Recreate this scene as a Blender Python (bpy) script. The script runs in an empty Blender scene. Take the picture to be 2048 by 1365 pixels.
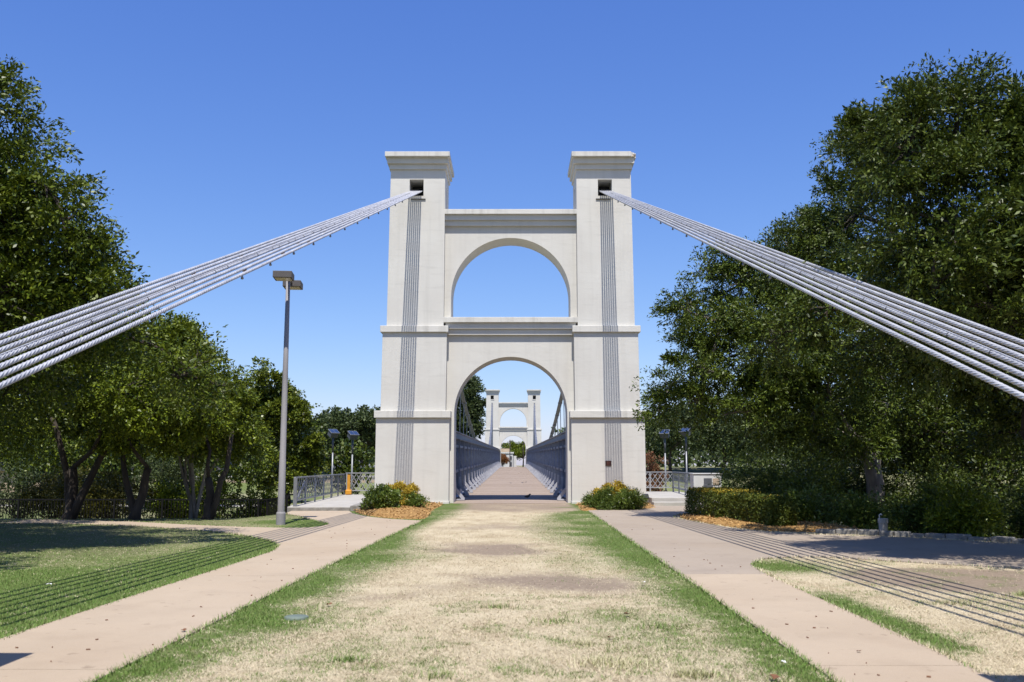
import bpy, bmesh, math, random
import numpy as np
from mathutils import Vector, Matrix

# ------------------------------------------------------------------ camera, sky, sun, exposure
SC = bpy.context.scene
COL = SC.collection
R = math.radians
cam_d = bpy.data.cameras.new('camera'); cam = bpy.data.objects.new('camera', cam_d); COL.objects.link(cam)
cam_d.sensor_width = 36.0; cam_d.lens = 33.4; cam_d.clip_start = .1; cam_d.clip_end = 4000
cam.location = (.14, 0, 1.58)
cam.rotation_euler = (R(90 + 7.451), 0, 4 / 1900)
cam_d.dof.use_dof = True; cam_d.dof.focus_distance = 38; cam_d.dof.aperture_fstop = 2.8
SC.camera = cam

SUN_EL, SUN_AZ = R(64.2), R(1.0)           # the sun stands behind the camera, a touch to its right
SKY_STRENGTH = .09
w = bpy.data.worlds.new('World'); SC.world = w; w.use_nodes = True
nt = w.node_tree; nt.nodes.clear()
out = nt.nodes.new('ShaderNodeOutputWorld'); bg = nt.nodes.new('ShaderNodeBackground')
sky = nt.nodes.new('ShaderNodeTexSky'); sky.sky_type = 'NISHITA'; sky.sun_disc = False
sky.sun_elevation = SUN_EL; sky.sun_rotation = R(180) - SUN_AZ
sky.air_density = 1.0; sky.dust_density = .5; sky.ozone_density = 3.0; sky.altitude = 120
# camera colour response: the photograph shows the sky deeper and more violet blue than the raw sky model
sp = nt.nodes.new('ShaderNodeSeparateColor'); cb = nt.nodes.new('ShaderNodeCombineColor'); nt.links.new(sky.outputs[0], sp.inputs[0])
for k, (gain, power) in enumerate(((.75, 1.18), (1.03, .99), (2.6, .62))):
    pw = nt.nodes.new('ShaderNodeMath'); pw.operation = 'POWER'; pw.inputs[1].default_value = power
    ml = nt.nodes.new('ShaderNodeMath'); ml.operation = 'MULTIPLY'; ml.inputs[1].default_value = gain
    nt.links.new(sp.outputs[k], pw.inputs[0]); nt.links.new(pw.outputs[0], ml.inputs[0]); nt.links.new(ml.outputs[0], cb.inputs[k])
nt.links.new(cb.outputs[0], bg.inputs['Color'])
bg.inputs['Strength'].default_value = SKY_STRENGTH
nt.links.new(bg.outputs[0], out.inputs['Surface'])
sl = bpy.data.lights.new('sun', 'SUN'); sl.energy = 4.9; sl.angle = R(.45); sl.color = (1, .955, .885)
so = bpy.data.objects.new('sun', sl); COL.objects.link(so)
sdir = Vector((math.cos(SUN_EL) * math.sin(SUN_AZ), -math.cos(SUN_EL) * math.cos(SUN_AZ), math.sin(SUN_EL)))
so.rotation_euler = sdir.to_track_quat('Z', 'Y').to_euler()
so.location = (0, -30, 60)
vs = SC.view_settings; vs.view_transform = 'Standard'; vs.look = 'None'; vs.gamma = 1; vs.use_curve_mapping = False
vs.exposure = .45

rng = np.random.default_rng(7)
random.seed(7)

# ------------------------------------------------------------------ helpers
def vnoise(x, y, seed=0):
    xi = np.floor(x).astype(np.int64); yi = np.floor(y).astype(np.int64)
    fx = x - xi; fy = y - yi
    fx = fx * fx * (3 - 2 * fx); fy = fy * fy * (3 - 2 * fy)
    def h(a, b):
        n = (a * 374761393 + b * 668265263 + seed * 974634777) & 0xffffffff
        n = ((n ^ (n >> 13)) * 1274126177) & 0xffffffff
        return ((n ^ (n >> 16)) & 0xffff) / 65535.0
    return (h(xi, yi) * (1 - fx) + h(xi + 1, yi) * fx) * (1 - fy) + (h(xi, yi + 1) * (1 - fx) + h(xi + 1, yi + 1) * fx) * fy

def fbm(x, y, seed=0, octv=4):
    s = 0; a = .5; t = 0
    for o in range(octv):
        s = s + a * vnoise(x * 2 ** o, y * 2 ** o, seed + o * 17); t += a; a *= .5
    return s / t

def sst(a, b, x):
    t = np.clip((x - a) / (b - a), 0, 1)
    return t * t * (3 - 2 * t)

class MB:
    def __init__(s): s.v = []; s.f = []
    def box(s, x0, x1, y0, y1, z0, z1):
        return s.hexa([(x0, y0, z0), (x1, y0, z0), (x1, y1, z0), (x0, y1, z0), (x0, y0, z1), (x1, y0, z1), (x1, y1, z1), (x0, y1, z1)])
    def hexa(s, p):
        n = len(s.v); s.v += [tuple(q) for q in p]
        s.f += [tuple(n + i for i in q) for q in ((3, 2, 1, 0), (4, 5, 6, 7), (0, 1, 5, 4), (1, 2, 6, 5), (2, 3, 7, 6), (3, 0, 4, 7))]
        return s
    def obox(s, c, size, rz=0, rx=0, ry=0):
        M = Matrix.Translation(c) @ Matrix.Rotation(rz, 4, 'Z') @ Matrix.Rotation(ry, 4, 'Y') @ Matrix.Rotation(rx, 4, 'X')
        a, b, d = (q / 2 for q in size)
        return s.hexa([M @ Vector(q) for q in ((-a, -b, -d), (a, -b, -d), (a, b, -d), (-a, b, -d), (-a, -b, d), (a, -b, d), (a, b, d), (-a, b, d))])
    def tube(s, pts, rad, n=8, cap=True):
        pts = [Vector(p) for p in pts]
        if not hasattr(rad, '__len__'): rad = [rad] * len(pts)
        b = len(s.v); prev = None
        for i, p in enumerate(pts):
            d = (pts[min(i + 1, len(pts) - 1)] - pts[max(i - 1, 0)]).normalized()
            if prev is None:
                u = d.cross(Vector((0, 0, 1)) if abs(d.z) < .95 else Vector((1, 0, 0))).normalized()
            else:
                u = (prev - d * prev.dot(d)).normalized()
            prev = u; w_ = d.cross(u)
            for k in range(n):
                a = 2 * math.pi * k / n
                s.v.append(tuple(p + (u * math.cos(a) + w_ * math.sin(a)) * rad[i]))
        for i in range(len(pts) - 1):
            for k in range(n):
                k2 = (k + 1) % n
                s.f.append((b + i * n + k, b + i * n + k2, b + (i + 1) * n + k2, b + (i + 1) * n + k))
        if cap:
            s.f.append(tuple(b + k for k in reversed(range(n))))
            s.f.append(tuple(b + (len(pts) - 1) * n + k for k in range(n)))
        return s
    def lathe(s, c, prof, n=16):
        b = len(s.v)
        for r, z in prof:
            for k in range(n):
                a = 2 * math.pi * k / n
                s.v.append((c[0] + r * math.cos(a), c[1] + r * math.sin(a), c[2] + z))
        m = len(prof)
        for i in range(m - 1):
            for k in range(n):
                k2 = (k + 1) % n
                s.f.append((b + i * n + k, b + i * n + k2, b + (i + 1) * n + k2, b + (i + 1) * n + k))
        s.f.append(tuple(b + k for k in reversed(range(n)))); s.f.append(tuple(b + (m - 1) * n + k for k in range(n)))
        return s
    def prism(s, poly, z0, z1):
        n = len(poly); b = len(s.v)
        s.v += [(x, y, z0) for x, y in poly] + [(x, y, z1) for x, y in poly]
        s.f.append(tuple(b + i for i in reversed(range(n)))); s.f.append(tuple(b + n + i for i in range(n)))
        for i in range(n):
            j = (i + 1) % n
            s.f.append((b + i, b + j, b + n + j, b + n + i))
        return s
    def mesh(s, name, smooth=False):
        me = bpy.data.meshes.new(name); me.from_pydata(s.v, [], s.f); me.update()
        if smooth:
            me.polygons.foreach_set('use_smooth', [True] * len(me.polygons))
        return me

def np_mesh(name, v, quads, attrs=None, smooth=False):
    """mesh from numpy: v (n,3), quads (m,k)"""
    me = bpy.data.meshes.new(name); m, k = quads.shape
    me.vertices.add(len(v)); me.vertices.foreach_set('co', v.astype(np.float32).ravel())
    me.loops.add(m * k); me.loops.foreach_set('vertex_index', quads.astype(np.int32).ravel())
    me.polygons.add(m); me.polygons.foreach_set('loop_start', np.arange(0, m * k, k, dtype=np.int32))
    me.update(calc_edges=True)
    if smooth: me.polygons.foreach_set('use_smooth', np.ones(m, bool))
    for an, av in (attrs or {}).items():
        a = me.attributes.new(an, 'FLOAT', 'POINT'); a.data.foreach_set('value', av.astype(np.float32).ravel())
    return me

WLOC = {}
def wl(o): return WLOC.get(o.name, Vector((0, 0, 0))) if o else Vector((0, 0, 0))
def put(name, me, mat, parent=None, loc=(0, 0, 0), rot=None, scale=None, bevel=0, kind=None):
    o = bpy.data.objects.new(name, me); COL.objects.link(o)
    if mat is not None and not me.materials: me.materials.append(mat)
    o.location = Vector(loc) - wl(parent)
    if parent: o.parent = parent
    if rot is not None:
        o.rotation_euler = rot.to_euler() if hasattr(rot, 'to_euler') else rot
    if scale is not None: o.scale = scale
    WLOC[o.name] = Vector(loc)
    if bevel:
        b = o.modifiers.new('bevel', 'BEVEL'); b.width = bevel; b.segments = 2; b.limit_method = 'ANGLE'; b.angle_limit = R(40)
    if kind: o['kind'] = kind
    return o
def thing(name, label, cat, loc=(0, 0, 0), group=None):
    o = bpy.data.objects.new(name, None); COL.objects.link(o); o.location = loc; o.empty_display_size = .3
    WLOC[o.name] = Vector(loc)
    return tag(o, label, cat, group)
def tag(o, label, cat, group=None):
    o['label'] = label; o['category'] = cat
    if group: o['group'] = group
    return o
_unit = {}
def bar(name, p0, p1, w_, d, mat, parent, up=(0, 0, 1)):
    """a straight bar: shared unit box stretched between two points"""
    if mat.name not in _unit:
        _unit[mat.name] = MB().box(-.5, .5, -.5, .5, -.5, .5).mesh('unit_bar'); _unit[mat.name].materials.append(mat)
    p0, p1 = Vector(p0), Vector(p1); z = (p1 - p0); L = z.length; z.normalize()
    upv = Vector(up)
    if abs(z.dot(upv)) > .98: upv = Vector((0, 1, 0))
    x = upv.cross(z).normalized(); y = z.cross(x)
    M = Matrix((x, y, z)).transposed()
    return put(name, _unit[mat.name], None, parent, (p0 + p1) / 2, M, (w_, d, L))

# ------------------------------------------------------------------ materials
def mat_new(name):
    m = bpy.data.materials.new(name); m.use_nodes = True
    n = m.node_tree.nodes; n.clear()
    o = n.new('ShaderNodeOutputMaterial'); b = n.new('ShaderNodeBsdfPrincipled')
    m.node_tree.links.new(b.outputs[0], o.inputs[0])
    return m, n, m.node_tree.links, b
def rgba(c): return (c[0], c[1], c[2], 1)
def surf(name, col, col2=None, scale=3., rough=.7, bump=.0, bscale=40., metal=0., spec=.4, stretch=(1, 1, 1), mixw=1., geo=False, ramp=(.35, .7)):
    m, n, l, b = mat_new(name)
    tc = n.new('ShaderNodeTexCoord'); mp = n.new('ShaderNodeMapping'); mp.inputs['Scale'].default_value = stretch
    if geo:
        g = n.new('ShaderNodeNewGeometry'); l.new(g.outputs['Position'], mp.inputs[0])
    else: l.new(tc.outputs['Object'], mp.inputs[0])
    nz = n.new('ShaderNodeTexNoise'); nz.inputs['Scale'].default_value = scale; nz.inputs['Detail'].default_value = 6; nz.inputs['Roughness'].default_value = .62
    l.new(mp.outputs[0], nz.inputs['Vector'])
    cr = n.new('ShaderNodeValToRGB'); cr.color_ramp.elements[0].position = ramp[0]; cr.color_ramp.elements[1].position = ramp[1]
    cr.color_ramp.elements[0].color = rgba(col2 or [c * .8 for c in col]); cr.color_ramp.elements[1].color = rgba(col)
    l.new(nz.outputs[0], cr.inputs[0]); l.new(cr.outputs[0], b.inputs['Base Color'])
    b.inputs['Roughness'].default_value = rough; b.inputs['Metallic'].default_value = metal; b.inputs['Specular IOR Level'].default_value = spec
    if bump:
        n2 = n.new('ShaderNodeTexNoise'); n2.inputs['Scale'].default_value = bscale; n2.inputs['Detail'].default_value = 4
        l.new(mp.outputs[0], n2.inputs['Vector'])
        bp = n.new('ShaderNodeBump'); bp.inputs['Strength'].default_value = bump; bp.inputs['Distance'].default_value = .02
        l.new(n2.outputs[0], bp.inputs['Height']); l.new(bp.outputs[0], b.inputs['Normal'])
    return m

def stucco(name, stain):
    m, n, l, b = mat_new(name)
    g = n.new('ShaderNodeNewGeometry')
    def noise(scale, st, det=5):
        mp = n.new('ShaderNodeMapping'); mp.inputs['Scale'].default_value = st; l.new(g.outputs['Position'], mp.inputs[0])
        z = n.new('ShaderNodeTexNoise'); z.inputs['Scale'].default_value = scale; z.inputs['Detail'].default_value = det; z.inputs['Roughness'].default_value = .6
        l.new(mp.outputs[0], z.inputs['Vector']); return z
    def mix(fac, a, b2, mode='MIX'):
        x = n.new('ShaderNodeMix'); x.data_type = 'RGBA'; x.blend_type = mode
        if isinstance(fac, float): x.inputs[0].default_value = fac
        else: l.new(fac, x.inputs[0])
        for i, q in ((6, a), (7, b2)):
            if isinstance(q, tuple): x.inputs[i].default_value = rgba(q)
            else: l.new(q, x.inputs[i])
        return x.outputs[2]
    def rmp(o, a, b2):
        r = n.new('ShaderNodeMapRange'); r.inputs[1].default_value = a; r.inputs[2].default_value = b2; l.new(o, r.inputs[0]); return r.outputs[0]
    c = mix(rmp(noise(.55, (1, 1, 1)).outputs[0], .35, .7), (0.534, 0.514, 0.466), (0.581, 0.566, 0.517))
    c = mix(rmp(noise(2.2, (.35, .35, 2.6), 4).outputs[0], .56, .8), c, (0.488, 0.472, 0.428))        # faint horizontal trowel bands
    st = n.new('ShaderNodeMath'); st.operation = 'MULTIPLY'; st.inputs[1].default_value = stain
    l.new(rmp(noise(1.6, (2.4, 2.4, .12), 6).outputs[0], .5, .78), st.inputs[0])
    c = mix(st.outputs[0], c, (0.325, 0.314, 0.282))                                                    # rain streaks
    l.new(c, b.inputs['Base Color']); b.inputs['Roughness'].default_value = .85; b.inputs['Specular IOR Level'].default_value = .25
    nz = noise(55, (1, 1, 1), 5); nz2 = noise(3.5, (1, 1, 2.4), 4)
    ad = n.new('ShaderNodeMath'); ad.operation = 'MULTIPLY_ADD'; ad.inputs[1].default_value = .35; l.new(nz.outputs[0], ad.inputs[0]); l.new(nz2.outputs[0], ad.inputs[2])
    bp = n.new('ShaderNodeBump'); bp.inputs['Strength'].default_value = .35; bp.inputs['Distance'].default_value = .012
    l.new(ad.outputs[0], bp.inputs['Height']); l.new(bp.outputs[0], b.inputs['Normal'])
    return m

def leaf_mat(name, c0, c1, trans=.10, rough=.42, spec=.22):
    m = bpy.data.materials.new(name); m.use_nodes = True; n = m.node_tree.nodes; l = m.node_tree.links; n.clear()
    o = n.new('ShaderNodeOutputMaterial'); b = n.new('ShaderNodeBsdfPrincipled'); t = n.new('ShaderNodeBsdfTranslucent'); mx = n.new('ShaderNodeMixShader')
    g = n.new('ShaderNodeNewGeometry'); cr = n.new('ShaderNodeValToRGB')
    cr.color_ramp.elements[0].color = rgba(c0); cr.color_ramp.elements[1].color = rgba(c1)
    e = cr.color_ramp.elements.new(.9); e.color = rgba(c1); cr.color_ramp.elements[-1].color = rgba((c1[0] * 1.2, c1[1] * 1.12, c1[2]))
    l.new(g.outputs['Random Per Island'], cr.inputs[0]); l.new(cr.outputs[0], b.inputs['Base Color'])
    hsv = n.new('ShaderNodeHueSaturation'); hsv.inputs['Value'].default_value = 1.5; hsv.inputs['Hue'].default_value = .485; l.new(cr.outputs[0], hsv.inputs['Color']); l.new(hsv.outputs[0], t.inputs['Color'])
    b.inputs['Roughness'].default_value = rough; b.inputs['Specular IOR Level'].default_value = spec
    mx.inputs[0].default_value = trans; l.new(b.outputs[0], mx.inputs[1]); l.new(t.outputs[0], mx.inputs[2]); l.new(mx.outputs[0], o.inputs[0])
    return m

M = {}
M['stucco'] = stucco('stucco', .24); M['ledge'] = stucco('weathered_stucco', .7)
M['broken'] = surf('broken_stucco', (.55, .47, .36), (.25, .2, .14), 30, .95, .5, 60)
M['dark'] = surf('dark_metal', (.035, .035, .04), (.02, .02, .025), 8, .6)
M['truss'] = surf('truss_paint', (.20, .215, .255), (.14, .15, .185), 4, .5, .1, 30, geo=True)
M['trussrail'] = surf('weathered_truss_paint', (.42, .42, .44), (.28, .28, .31), 2.5, .6, .15, 30, geo=True)
M['rope'] = surf('rope_paint', (.50, .505, .525), (.34, .345, .37), 2.2, .42, .12, 120, spec=.5, geo=True)
M['maincable'] = surf('main_cable_paint', (.20, .21, .245), (.13, .14, .165), 3, .45, geo=True)
M['tie'] = surf('black_tie', (.03, .03, .035), None, 5, .6)
M['rust'] = surf('rusty_steel', (.30, .16, .10), (.16, .09, .06), 12, .8, .3)
M['galv'] = surf('galvanised', (0.240, 0.245, 0.254), (0.192, 0.197, 0.206), 6, .4, 0, metal=.3, geo=True)
M['railgrey'] = surf('rail_grey', (.34, .345, .35), (.24, .245, .26), 5, .55, .1, geo=True)
M['pole'] = surf('lamp_pole', (0.271, 0.262, 0.262), (0.225, 0.213, 0.216), 2, .6, .25, 90, stretch=(1, 1, .3), geo=True)
M['head'] = surf('lamp_head', (.105, .095, .09), (.08, .072, .068), 3, .6)
M['lens'] = surf('lamp_lens', (.62, .57, .44), (.5, .45, .34), 4, .3)
M['conc'] = surf('concrete', (0.416, 0.396, 0.360), (0.320, 0.300, 0.268), 1.6, .9, .35, 45, geo=True, ramp=(.3, .7))
M['concold'] = surf('old_concrete', (0.264, 0.252, 0.228), (0.162, 0.150, 0.132), 3.5, .95, .6, 25, geo=True, ramp=(.35, .65))
M['plank'] = surf('deck_plank', (.365, .288, .228), (.265, .207, .162), 1.5, .85, .3, 30, stretch=(.3, 3, 1), geo=True)
M['orange'] = surf('orange_paint', (.62, .30, .03), (.5, .22, .02), 6, .5)
M['plaque'] = surf('plaque', (.07, .03, .022), (.045, .02, .016), 6, .5)
M['letters'] = surf('plaque_letters', (.20, .075, .05), None, 6, .5)
M['solar'] = surf('solar_cell', (.03, .05, .11), (.02, .035, .08), 3, .12, spec=.8)
M['white'] = surf('white_paint', (0.555, 0.555, 0.540), (0.465, 0.465, 0.450), 2, .7)
M['boxgrey'] = surf('cabinet_grey', (.10, .105, .12), (.075, .08, .09), 3, .5)
M['beige'] = surf('beige_panel', (.42, .33, .24), (.32, .25, .18), 6, .7)
M['bark'] = surf('bark', (.06, .047, .036), (.028, .022, .018), 5, .95, .9, 14, stretch=(1, 1, .25), geo=True)
M['palebark'] = surf('pale_bark', (.30, .27, .235), (.13, .11, .095), 3, .9, .6, 12, stretch=(1, 1, .35), geo=True)
M['blackfence'] = surf('black_iron', (.013, .012, .012), (.01, .01, .01), 6, .5, spec=.08)
M['mulch'] = surf('mulch', (0.374, 0.216, 0.067), (0.194, 0.101, 0.030), 22, .95, .8, 60, geo=True, ramp=(.35, .6))
M['chip'] = leaf_mat('mulch_chip', (.23, .125, .045), (.46, .29, .12), 0., .8, .2)
M['lid'] = surf('green_lid', (.15, .185, .15), (.11, .14, .115), 5, .6)
M['leafA'] = leaf_mat('oak_leaf', (0.027, 0.049, 0.005), (0.111, 0.143, 0.011))
M['leafB'] = leaf_mat('yellow_oak_leaf', (0.034, 0.060, 0.005), (0.150, 0.189, 0.012))
M['leafC'] = leaf_mat('cottonwood_leaf', (0.037, 0.062, 0.007), (0.156, 0.188, 0.018), .18, .34, .4)
M['leafD'] = leaf_mat('dark_oak_leaf', (0.025, 0.048, 0.008), (0.109, 0.146, 0.018), .10, .42, .22)
M['leafShade'] = leaf_mat('shaded_oak_leaf', (0.020, 0.037, 0.006), (0.085, 0.114, 0.014), .10, .42, .22)  # darkened copy of the oak leaf: canopy shade put into the colour
M['leafF'] = leaf_mat('far_leaf', (0.026, 0.043, 0.014), (0.074, 0.101, 0.029), .2, .6, .3)
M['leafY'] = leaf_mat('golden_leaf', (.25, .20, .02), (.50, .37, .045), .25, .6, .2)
M['leafG'] = leaf_mat('bush_leaf', (.05, .085, .012), (.15, .20, .03), .18, .4, .4)
M['leafJ'] = leaf_mat('juniper', (0.037, 0.070, 0.011), (0.115, 0.156, 0.024), .2, .6, .3)
M['leafH'] = leaf_mat('hedge_leaf', (.04, .065, .008), (.115, .135, .018), .15, .55, .25)
M['leafO'] = leaf_mat('olive_leaf', (0.039, 0.043, 0.006), (0.097, 0.092, 0.014), .3, .5, .3)
M['leafR'] = leaf_mat('red_leaf', (0.088, 0.070, 0.026), (0.229, 0.097, 0.053), .2, .6, .2)
M['leafX'] = leaf_mat('autumn_leaf', (0.141, 0.053, 0.018), (0.264, 0.114, 0.026), .2, .6, .3)
M['tan'] = surf('tan_concrete', (.46, .36, .25), (.34, .26, .18), 1, .9, geo=True)
M['steelbeam'] = surf('steel_beam', (.08, .075, .085), None, 1, .7)
M['litter'] = surf('litter', (.8, .8, .78), None, 3, .8)
M['dryleaf'] = surf('dry_leaf', (.20, .09, .04), (.12, .05, .025), 9, .8)

def path_mat(name, c0, c1):
    m = surf(name, c0, c1, .9, .9, .25, 70, geo=True, ramp=(.3, .7))
    n = m.node_tree.nodes; l = m.node_tree.links
    b = [q for q in n if q.type == 'BSDF_PRINCIPLED'][0]; src = b.inputs['Base Color'].links[0].from_socket
    g = n.new('ShaderNodeNewGeometry')
    def blend(sc, lo, hi, col, k, mode='MULTIPLY', det=3):
        z = n.new('ShaderNodeTexNoise'); z.inputs['Scale'].default_value = sc; z.inputs['Detail'].default_value = det; l.new(g.outputs['Position'], z.inputs['Vector'])
        r = n.new('ShaderNodeMapRange'); r.inputs[1].default_value = lo; r.inputs[2].default_value = hi; r.inputs[4].default_value = k; l.new(z.outputs[0], r.inputs[0])
        x = n.new('ShaderNodeMix'); x.data_type = 'RGBA'; x.blend_type = mode; x.inputs[7].default_value = rgba(col)
        l.new(r.outputs[0], x.inputs[0]); l.new(b.inputs['Base Color'].links[0].from_socket, x.inputs[6]); l.new(x.outputs[2], b.inputs['Base Color'])
    blend(140, .3, .75, (.80, .78, .76), .7)          # sand and aggregate grain
    blend(5.5, .64, .74, (.66, .64, .62), .9, det=5); blend(1.6, .52, .72, (.84, .83, .82), .5, det=6)  # small stains
    blend(.45, .45, .65, (.86, .83, .80), .6)
    return m
M['pathpink'] = path_mat('pink_concrete', (.435, .352, .258), (.385, .310, .226))
M['pathgrey'] = path_mat('grey_pink_concrete', (.350, .292, .230), (.305, .253, .200))

# ground: colours come from two attributes (how green, how bare) that are laid out below
def ground_mat():
    m, n, l, b = mat_new('lawn_ground')
    g = n.new('ShaderNodeNewGeometry')
    def noise(sc, det=5, st=(1, 1, 1)):
        mp = n.new('ShaderNodeMapping'); mp.inputs['Scale'].default_value = st; l.new(g.outputs['Position'], mp.inputs[0])
        z = n.new('ShaderNodeTexNoise'); z.inputs['Scale'].default_value = sc; z.inputs['Detail'].default_value = det; z.inputs['Roughness'].default_value = .7
        l.new(mp.outputs[0], z.inputs['Vector']); return z.outputs[0]
    def ramp(o, p0, c0, p1, c1):
        r = n.new('ShaderNodeValToRGB'); r.color_ramp.elements[0].position = p0; r.color_ramp.elements[0].color = rgba(c0)
        r.color_ramp.elements[1].position = p1; r.color_ramp.elements[1].color = rgba(c1); l.new(o, r.inputs[0]); return r.outputs[0]
    def att(nm):
        a = n.new('ShaderNodeAttribute'); a.attribute_name = nm; return a.outputs['Fac']
    def mix(f, a, c):
        x = n.new('ShaderNodeMix'); x.data_type = 'RGBA'; l.new(f, x.inputs[0]); l.new(a, x.inputs[6]); l.new(c, x.inputs[7]); return x.outputs[2]
    fine = noise(26, 6)
    straw = ramp(fine, .3, (.39, .32, .215), .7, (.53, .46, .325))
    green = ramp(fine, .3, (.055, .085, .018), .7, (.12, .165, .04))
    pat = n.new('ShaderNodeMix'); pat.data_type = 'RGBA'; pat.blend_type = 'MULTIPLY'; pat.inputs[0].default_value = 1
    l.new(straw, pat.inputs[6]); l.new(ramp(noise(1.5, 6, (1, .6, 1)), .36, (.76, .72, .66), .6, (1.06, 1.06, 1.05)), pat.inputs[7]); straw = pat.outputs[2]
    dirt = ramp(noise(14, 7), .3, (.185, .14, .10), .7, (.30, .24, .18))
    jit = n.new('ShaderNodeMath'); jit.operation = 'MULTIPLY_ADD'; jit.inputs[1].default_value = 1.1; jit.inputs[2].default_value = -.55; l.new(noise(9, 6), jit.inputs[0])
    def soft(a):
        s = n.new('ShaderNodeMath'); s.operation = 'ADD'; l.new(a, s.inputs[0]); l.new(jit.outputs[0], s.inputs[1])
        r = n.new('ShaderNodeMapRange'); r.inputs[1].default_value = .2; r.inputs[2].default_value = .85; l.new(s.outputs[0], r.inputs[0]); return r.outputs[0]
    c = mix(soft(att('bare')), straw, dirt); c = mix(soft(att('green')), c, green)
    l.new(c, b.inputs['Base Color']); b.inputs['Roughness'].default_value = .95; b.inputs['Specular IOR Level'].default_value = .15
    bp = n.new('ShaderNodeBump'); bp.inputs['Strength'].default_value = .7; bp.inputs['Distance'].default_value = .03
    l.new(noise(40, 5), bp.inputs['Height']); l.new(bp.outputs[0], b.inputs['Normal'])
    return m
def blade_mat():
    m, n, l, b = mat_new('grass_blade')
    a = n.new('ShaderNodeAttribute'); a.attribute_name = 'tint'
    g = n.new('ShaderNodeNewGeometry')
    r = n.new('ShaderNodeValToRGB'); e = r.color_ramp.elements
    e[0].position = 0; e[0].color = (.43, .345, .225, 1); e[1].position = 1; e[1].color = (.15, .26, .045, 1)
    for p, c in ((.2, (.56, .48, .335)), (.45, (.51, .45, .285)), (.62, (.22, .235, .085)), (.8, (.095, .16, .03))):
        q = e.new(p); q.color = rgba(c)
    l.new(a.outputs['Fac'], r.inputs[0]); l.new(r.outputs[0], b.inputs['Base Color']); b.inputs['Roughness'].default_value = .6; b.inputs['Specular IOR Level'].default_value = .25
    return m
M['ground'] = ground_mat(); M['blade'] = blade_mat()

def water_mat():
    m, n, l, b = mat_new('river_water')
    b.inputs['Base Color'].default_value = (.03, .06, .09, 1); b.inputs['Roughness'].default_value = .08; b.inputs['Specular IOR Level'].default_value = .7
    g = n.new('ShaderNodeNewGeometry'); z = n.new('ShaderNodeTexNoise'); z.inputs['Scale'].default_value = 1.1; z.inputs['Detail'].default_value = 4
    l.new(g.outputs['Position'], z.inputs['Vector']); bp = n.new('ShaderNodeBump'); bp.inputs['Strength'].default_value = .35; bp.inputs['Distance'].default_value = .15
    l.new(z.outputs[0], bp.inputs['Height']); l.new(bp.outputs[0], b.inputs['Normal']); return m
M['water'] = water_mat()

# ------------------------------------------------------------------ the ground
def height(x, y):
    x = np.asarray(x, float); y = np.asarray(y, float)
    left = sst(28.2, 39, y) * sst(-7.4, -8.8, x)
    edge_r = np.interp(x, [0, 6, 7, 9, 12, 40], [48, 31, 23.5, 22, 19.5, 19])
    right = sst(0, 11, y - edge_r) * sst(8.4, 9.6, x)
    mid = sst(46, 56, y)
    h = -1.0 * np.maximum(np.maximum(left, right), mid)
    riv = np.maximum(sst(94, 106, y), sst(13.5, 20, x) * sst(21, 27, y))
    h = h - 3.6 * riv
    far = sst(163, 183, y)
    h = h * (1 - far) + 1.1 * far
    return h

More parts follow.
